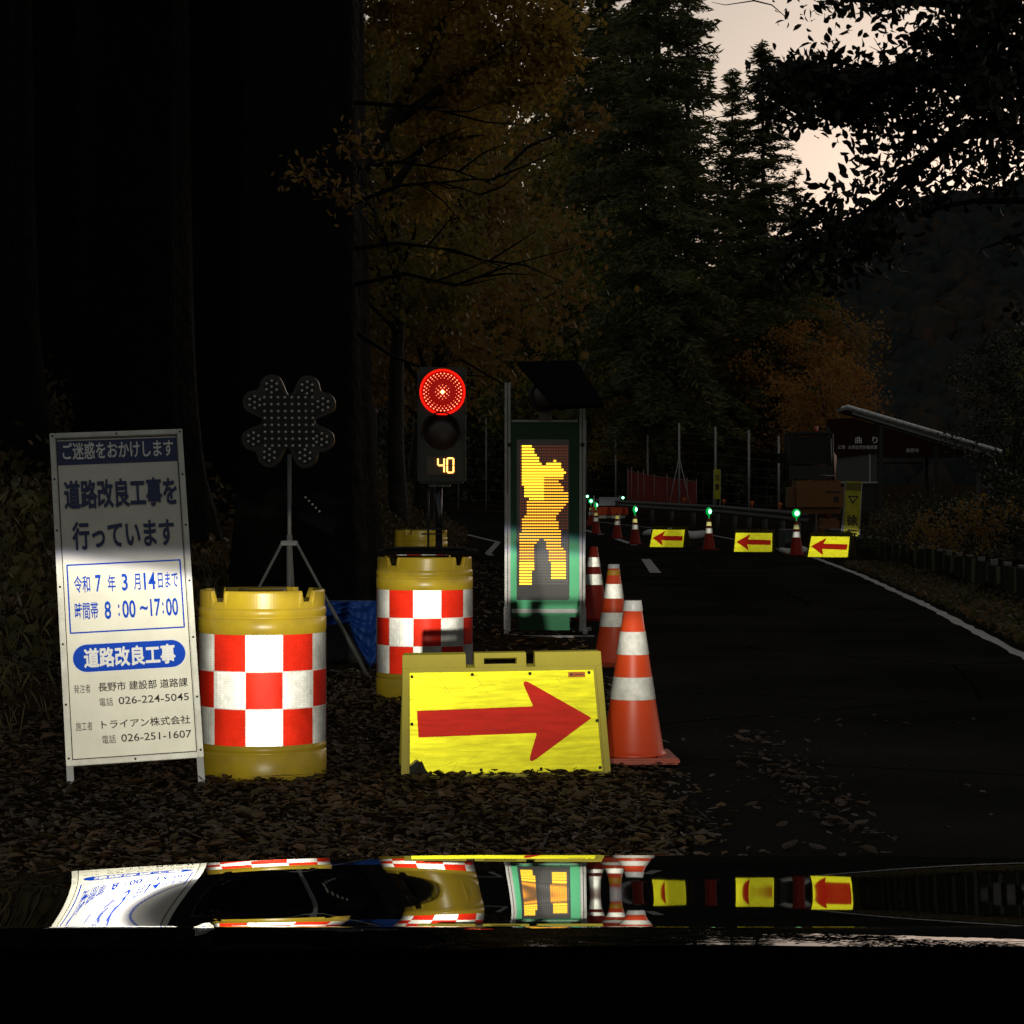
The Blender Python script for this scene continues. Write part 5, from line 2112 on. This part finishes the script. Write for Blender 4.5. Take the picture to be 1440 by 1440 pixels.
for a in (x0 + .01, x1 - .01):
    m.box((a, .1, (zlo + zhi) / 2 + .1), (.006, .9, zhi - zlo - .3))
m.build('window', EGL, cab)
m = MB()
m.tube([(x1 - .02, -.42, zlo + .1), (x1 - .05, -.42, zhi - .1)], .012, 6)
m.tube([(x1 - .3, -.44, zlo + .12), (x1 + .02, -.44, zlo + .10)], .014, 6)
m.build('hand_rail', STEEL, cab)
m = MB()
m.lathe([(0, 0), (.05, 0), (.05, .04), (.045, .10), (.02, .13), (0, .13)], 14, 0, (EX(1147), -.1, zhi + .05))
m.build('beacon', mat('beacon_red', (.5, .05, .02), .2, spec=.8), ec)
m = MB()
m.box((x0 - .12, .3, EZ(644)), (.14, .03, .22), bev=.01)
m.tube([(x0, .4, EZ(636)), (x0 - .12, .3, EZ(640))], .012, 6)
m.build('mirror', EDARK, ec)
m = MB()
m.tube([(.45, .8, EZ(690)), (.55, 1.6, EZ(640)), (.6, 2.4, EZ(652)), (.6, 3.0, EZ(690)), (.6, 2.9, EZ(730))], [.13, .14, .12, .10, .08], 6)
m.box((.6, 2.75, EZ(742)), (.5, .35, .35), bev=.05)
m.build('boom', EBODY, ec)

# ------------------------------------------------------------------ shelter with tiled lean-to roof
Yh = 66.0
sh_ = FPX / Yh
hxm = (1295 - 720) / sh_
hb_ = gz(hxm, Yh)
sr = empty('shelter', (hxm, Yh, hb_), label='open shelter with a sloping tiled roof and maroon gable bearing pale characters', cat='shelter')
HX = lambda px: (px - 1295) / sh_
HZ = lambda py: CAMH - (py - HOR) / sh_ - hb_
rl_ = Vector((HX(1403) - HX(1187), HZ(637) - HZ(574)))
m = MB()
m.plate([(HX(1187), HZ(577)), (HX(1187), HZ(573)), (HX(1403), HZ(636)), (HX(1403), HZ(640))], -.5, 1.5)
roof = m.build('roof', mat('roof_sheet', (.20, .20, .20), .5), sr)
m = MB()                                            # row of tiles on the verge that catches the sky
for k in range(22):
    t = (k + .5) / 22
    x, z = HX(1187) + rl_.x * t, HZ(572.5) + rl_.y * t
    for yv in (-.50, -.12, .26, .64):
        m.tube([(x - rl_.x / 46, yv, z - rl_.y / 46 + .012), (x + rl_.x / 46, yv, z + rl_.y / 46 - .012)], [.052, .066], 8)
m.build('tile', mat('glazed_tile', (.8, .79, .76), .3, spec=.8), roof)
m = MB()
m.plate([(HX(1195), HZ(583)), (HX(1195), HZ(579)), (HX(1398), HZ(639)), (HX(1398), HZ(645))], -.44, -.40)
m.build('fascia', mat('grey_fascia', (.26, .27, .28), .5), sr)
m = MB()
m.plate([(HX(1160), HZ(646)), (HX(1160), HZ(590)), (HX(1197), HZ(588)), (HX(1375), HZ(641)), (HX(1375), HZ(644)), (HX(1232), HZ(644)), (HX(1232), HZ(637))][::-1], -.34, -.28)
gb_ = m.build('gable', mat('maroon_board', (.034, .011, .009), .8, spec=.1), sr)
PALE = mat('pale_letter', (.75, .75, .73), .5)
text_on(gb_, '曲', HX(1200), HX(1209), HZ(624), HZ(614.5), -.345, PALE, .01)
text_on(gb_, 'り', HX(1224), HX(1231.5), HZ(624), HZ(614.5), -.345, PALE, .02)
text_on(gb_, '広場', HX(1176), HX(1186), HZ(632), HZ(626.5), -.345, PALE, .0)
text_on(gb_, '大岡自然休養高原', HX(1190), HX(1231), HZ(632), HZ(626.5), -.345, PALE, .0)
text_on(gb_, '長野市', HX(1271), HX(1289), HZ(636.5), HZ(631), -.345, PALE, .0)
m = MB()
m.box(((HX(1172) + HX(1231)) / 2, -.25, (HZ(638) + HZ(678)) / 2), ((1231 - 1172) / sh_, .03, (678 - 638) / sh_))
nbp = m.build('map_board', mat('map_board', (.085, .09, .085), .5, noise=(2, .8, (.06, .065, .06))), sr)
m = MB()
m.box((HX(1221), -.27, (HZ(638) + HZ(678)) / 2), (.04, .02, (678 - 638) / sh_))
m.box((HX(1172), -.27, (HZ(638) + HZ(678)) / 2), (.04, .02, (678 - 638) / sh_))
m.box((HX(1202), -.27, HZ(678.5)), ((1231 - 1172) / sh_, .03, .045))
m.build('board_frame', STEEL, nbp)
for px, pt, yv in ((1162, 600, -.3), (1236, 600, -.3), (1313, 628, -.3), (1388, 640, -.3), (1313, 628, 1.2), (1388, 640, 1.2), (1236, 600, 1.2)):
    m = MB()
    m.box((HX(px), yv, HZ(pt) / 2), (.11, .11, HZ(pt)))
    m.build('post', mat('shelter_post', (.10, .10, .11), .6) if px == 1388 else EDARK, sr)
m = MB()
m.box(((HX(1175) + HX(1232)) / 2, .1, HZ(700)), ((1232 - 1175) / sh_, .4, .8))
m.build('lower_wall', EDARK, sr)
m = MB()
m.box((HX(1274), 1.2, HZ(650)), (1.4, .05, .05))
m.tube([(HX(1294), .6, HZ(672)), (HX(1294), .6, HZ(650))], .015, 6)
m.build('beam', mat('shelter_beam', (.09, .085, .08), .6), sr)

# ------------------------------------------------------------------ low wall of upright boards along the right verge
bw = empty('board_wall', (5.3, 26, gz(5.3, 26)), label='low mossy wall of upright concrete boards between dark posts on the right verge', cat='wall')
bo = Vector(bw.location)
WALL = mat('mossy_concrete', (.07, .075, .05), .95, spec=0, noise=(4, .7, (.035, .042, .025)), bump=(20, .5, .01))
for k in range(29):
    Y = 14.5 + k * 1.18
    x = float(redge(Y)) + 1.13 + .02 * math.sin(k * 3)
    x2 = float(redge(Y + .9)) + 1.13
    dx = x2 - x
    a = math.atan2(dx, .9)
    m = MB()
    h_ = .40 + .02 * math.sin(k * 1.7)
    m.box((x + dx / 2 - bo.x, Y + .45 - bo.y, float(grade(Y)) - bo.z + h_ / 2 - .03), (.05, .88, h_), rot=(0, R(2 * math.sin(k * 2.3)), -a), bev=.006)
    m.build('board', WALL, bw)
for k in range(30):
    Y = 14.36 + k * 1.18
    x = float(redge(Y)) + 1.19
    m = MB()
    m.box((x - bo.x, Y - bo.y, float(grade(Y)) - bo.z + .19), (.09, .16, .44), rot=(0, 0, -.09))
    m.build('post', EDARK, bw)

# shrubs behind the low wall
def shrub(px, Y, sc, lm, label, seed):
    x = (px - 720) / FPX * Y
    rr = np.random.default_rng(seed)
    root = empty('shrub', (x, Y, gz(x, Y)), (0, 0, seed), label, 'shrub', 'shrubs behind the low wall')
    root.scale = (sc, sc, sc)
    cl_ = rr.normal(size=(26, 3)) * np.array([.45, .4, .22]) + np.array([0, 0, .55])
    C_ = np.repeat(cl_, 60, 0) + rr.normal(size=(26 * 60, 3)) * .12
    C_[:, 2] = np.maximum(C_[:, 2], .03)
    V_, F_ = leaf_quads(C_, .085, .6, up=.3)
    np_mesh('leaves', V_, F_, lm, root)
    tb = MB()
    for c in cl_[:10]:
        tb.tube([(0, 0, -.05), (c[0] * .5, c[1] * .5, c[2] * .6), tuple(c)], [.018, .012, .004], 5, cap=False)
    tb.build('stem', BARK, root)
    return root


for i, (px, Y, sc, lm, lab) in enumerate([
        (1262, 40, 1.0, L_BUSH, 'shrub directly right of the yellow slow sign'), (1300, 36, 1.0, L_DARK, 'dark shrub in front of the middle shelter post'),
        (1335, 34, 1.1, L_RUST, 'reddish shrub under the right half of the shelter roof'), (1370, 32, 1.2, L_DARK, 'shrub under the right shelter post'),
        (1405, 30, 1.2, L_RUST, 'reddish shrub right of the shelter'), (1440, 28, 1.3, L_DARK, 'large shrub at the right edge above the low wall'),
        (1345, 44, 1.5, L_DARK, 'tall dark shrub inside the open side of the shelter'), (1425, 42, 2.0, L_DARK, 'tall dark shrub at the right edge behind the others')]):
    shrub(px, Y, sc * .62, lm, lab, 40 + i)

# ------------------------------------------------------------------ the car the picture is taken from
PAINT_B = mat('black_car_paint', (.003, .003, .004), .6, coat=1.0, spec=0)
PAINT_B.node_tree.nodes['Principled BSDF'].inputs['Coat Roughness'].default_value = .011
CX = .235
car = empty('car', (CX, 1.6, 0), label='black car seen from its own front seat, glossy bonnet reflecting the signs', cat='car')


def hood_surface():
    """bonnet panel: the slope along the car follows its pressed profile (a shallow hollow, then a crest and a flat rear part)"""
    xs = np.linspace(-.62, 1.09, 260)
    NY = 240
    rows = []
    for X0 in xs:
        px0 = 720 + FPX * X0 / 2.1
        ye = 1203 + ((px0 - 700) / 640) ** 2 * 27 if px0 < 700 else 1203 + 6 * (min(px0, 1500) / 800 - .875) ** 3
        Yc_, s = 2.10, (ye - HOR) / FPX
        z = CAMH - s * Yc_
        dY = (2.10 - 1.29) / NY
        prof_ = [(Yc_, z)]
        for i in range(NY):
            s = (CAMH - z) / Yc_
            py = HOR + FPX * s
            px = min(max(720 + FPX * X0 / Yc_, -250), 1700)
            em = -.0135 + .058 * math.exp(-((px - 400) / 190) ** 2)
            y0 = ye + 4
            em += .0006 * math.sin(px / 41.0)
            yc = (y0 + 1303) / 2
            hw = (1303 - y0) / 2
            q = (py - yc) / hw
            if q < -1:
                e = -.060 + .05 * (q + 1)
            elif py < 1303:
                if px < 300 and q > 0:
                    e = em - .015 * q * q
                else:
                    e = em + (-.056 - em) * abs(q) ** 3.0
            else:
                t = min((py - 1303) / 4, 1)
                e = -.05 + .15 * t + .11 * max(0, py - 1307) / 28
            mslope = (e - s) / 2 if py < 1337 else .45
            z = z - mslope * dY
            Yc_ -= dY
            prof_.append((Yc_, z))
        rows.append(prof_)
    # the panel ends where the windscreen cowl begins
    out = []
    for pr in rows:
        pr = np.array(pr)
        pyv = HOR + FPX * (CAMH - pr[:, 1]) / pr[:, 0]
        k = int(np.argmax(pyv > 1336)) or NY
        t = np.linspace(0, k, NY + 1)
        out.append(np.stack([np.interp(t, np.arange(NY + 1), pr[:, 0]), np.interp(t, np.arange(NY + 1), pr[:, 1])], -1))
    A = np.array(out)                                # (nx, NY+1, 2)
    # rounded shoulder towards the wings
    for i, X0 in enumerate(xs):
        dl = max(0, (-.50) - X0) + max(0, X0 - (CX * 2 + .50))
        A[i, :, 1] -= dl * dl * 3.0
        pyc = HOR + FPX * (CAMH - A[i, :, 1]) / A[i, :, 0]
        if X0 < -.30:                               # soft wave pressed into the outer edge
            A[i, :, 1] += .0065 * (X0 + .30) * np.sin((pyc - 1250) / 30 * math.pi / 2)
    # nose curving down in front of the bonnet edge
    nose = [(2.12, -.006), (2.16, -.022), (2.20, -.05), (2.235, -.10), (2.25, -.16), (2.255, -.20)]
    V = []
    for i, X0 in enumerate(xs):
        zt = A[i, 0, 1]
        bow = .10 * ((X0 - CX) / .85) ** 2
        for (y, dz) in nose[::-1]:
            V.append((X0 - CX, y - 1.6 - bow * (y - 2.1) / .15 * .6, zt + dz))
        for (y, z) in A[i]:
            V.append((X0 - CX, y - 1.6, z))
    n = len(nose) + NY + 1
    V = np.array(V)
    idx = np.arange(len(xs) * n).reshape(len(xs), n)
    F = np.stack([idx[:-1, :-1], idx[1:, :-1], idx[1:, 1:], idx[:-1, 1:]], -1).reshape(-1, 4)
    return V, F, A


Vq, Fq, A_ = hood_surface()
bonnet = np_mesh('bonnet', Vq, Fq, PAINT_B, car, smooth=True)
print('hood rear z', A_[0, -1], A_[130, -1], A_[-1, -1])
zr_ = float(A_[:, -1, 1].min())
xsq = np.linspace(-.62, 1.09, 260)[::6]
Ae = A_[::6, -1]
rowsq = []
for dy, dz in ((.012, -.004), (.0, -.012), (-.006, -.014), (-.10, -.014), (-.20, -.014), (-.34, -.012)):
    rowsq.append(np.stack([xsq - CX, np.maximum(Ae[:, 0] + dy, 1.02) - 1.6, Ae[:, 1] + dz], -1))
Vc = np.stack(rowsq, 1).reshape(-1, 3)
nq = len(rowsq)
iq = np.arange(len(xsq) * nq).reshape(len(xsq), nq)
Fc = np.stack([iq[:-1, :-1], iq[1:, :-1], iq[1:, 1:], iq[:-1, 1:]], -1).reshape(-1, 4)
np_mesh('cowl', Vc, Fc, mat('cowl_plastic', (.002, .002, .002), 1.0, spec=0), car, smooth=False)
m = MB()
m.box((0, .80 - 1.6, zr_ - .09), (1.46, .48, .10), bev=.03)
m.build('dashboard', mat('dash_vinyl', (.003, .003, .003), 1.0, spec=.05), car)
for xx in (-.55, .12):
    m = MB()
    m.tube([(xx, 1.26 - 1.6, zr_ - .022), (xx + .30, 1.22 - 1.6, zr_ - .018), (xx + .62, 1.19 - 1.6, zr_ - .022)], .006, 6)
    m.build('wiper', BLACK, car)
m = MB()
m.plate([(-.84, .18), (.84, .18), (.86, .34), (.84, .58), (-.84, .58), (-.86, .34)], 2.18 - 1.6, 2.26 - 1.6)
m.build('bumper', PAINT_B, car)
for sx in (-1, 1):
    m = MB()
    m.box((sx * .80, 1.55 - 1.6, .62), (.08, 1.25, .36), bev=.03)
    m.build('fender', PAINT_B, car)
for lx_ in LAMPS_X:
    m = MB()
    m.box((lx_ - CX, 2.24 - 1.6, LAMP_Z), (.30, .08, .11), bev=.03)
    hl = m.build('headlight', mat('headlight_shell', (.5, .5, .5), .2, metal=.6), car)
    m = MB()
    m.lathe([(0, .055), (.035, .05), (.045, .03)], 20, 0, (lx_ - CX, 2.24 - 1.6, LAMP_Z), 'Y')
    m.build('lens', mat('headlight_lens_lit', (.9, .9, .9), .2, emis=(1, .95, .85), estr=8), hl)

# ------------------------------------------------------------------ render settings
S.render.engine = 'CYCLES'
S.cycles.use_denoising = True
S.cycles.max_bounces = 6
S.cycles.diffuse_bounces = 3
S.cycles.glossy_bounces = 4
S.cycles.transmission_bounces = 4
S.cycles.sample_clamp_indirect = 4
S.cycles.use_adaptive_sampling = False
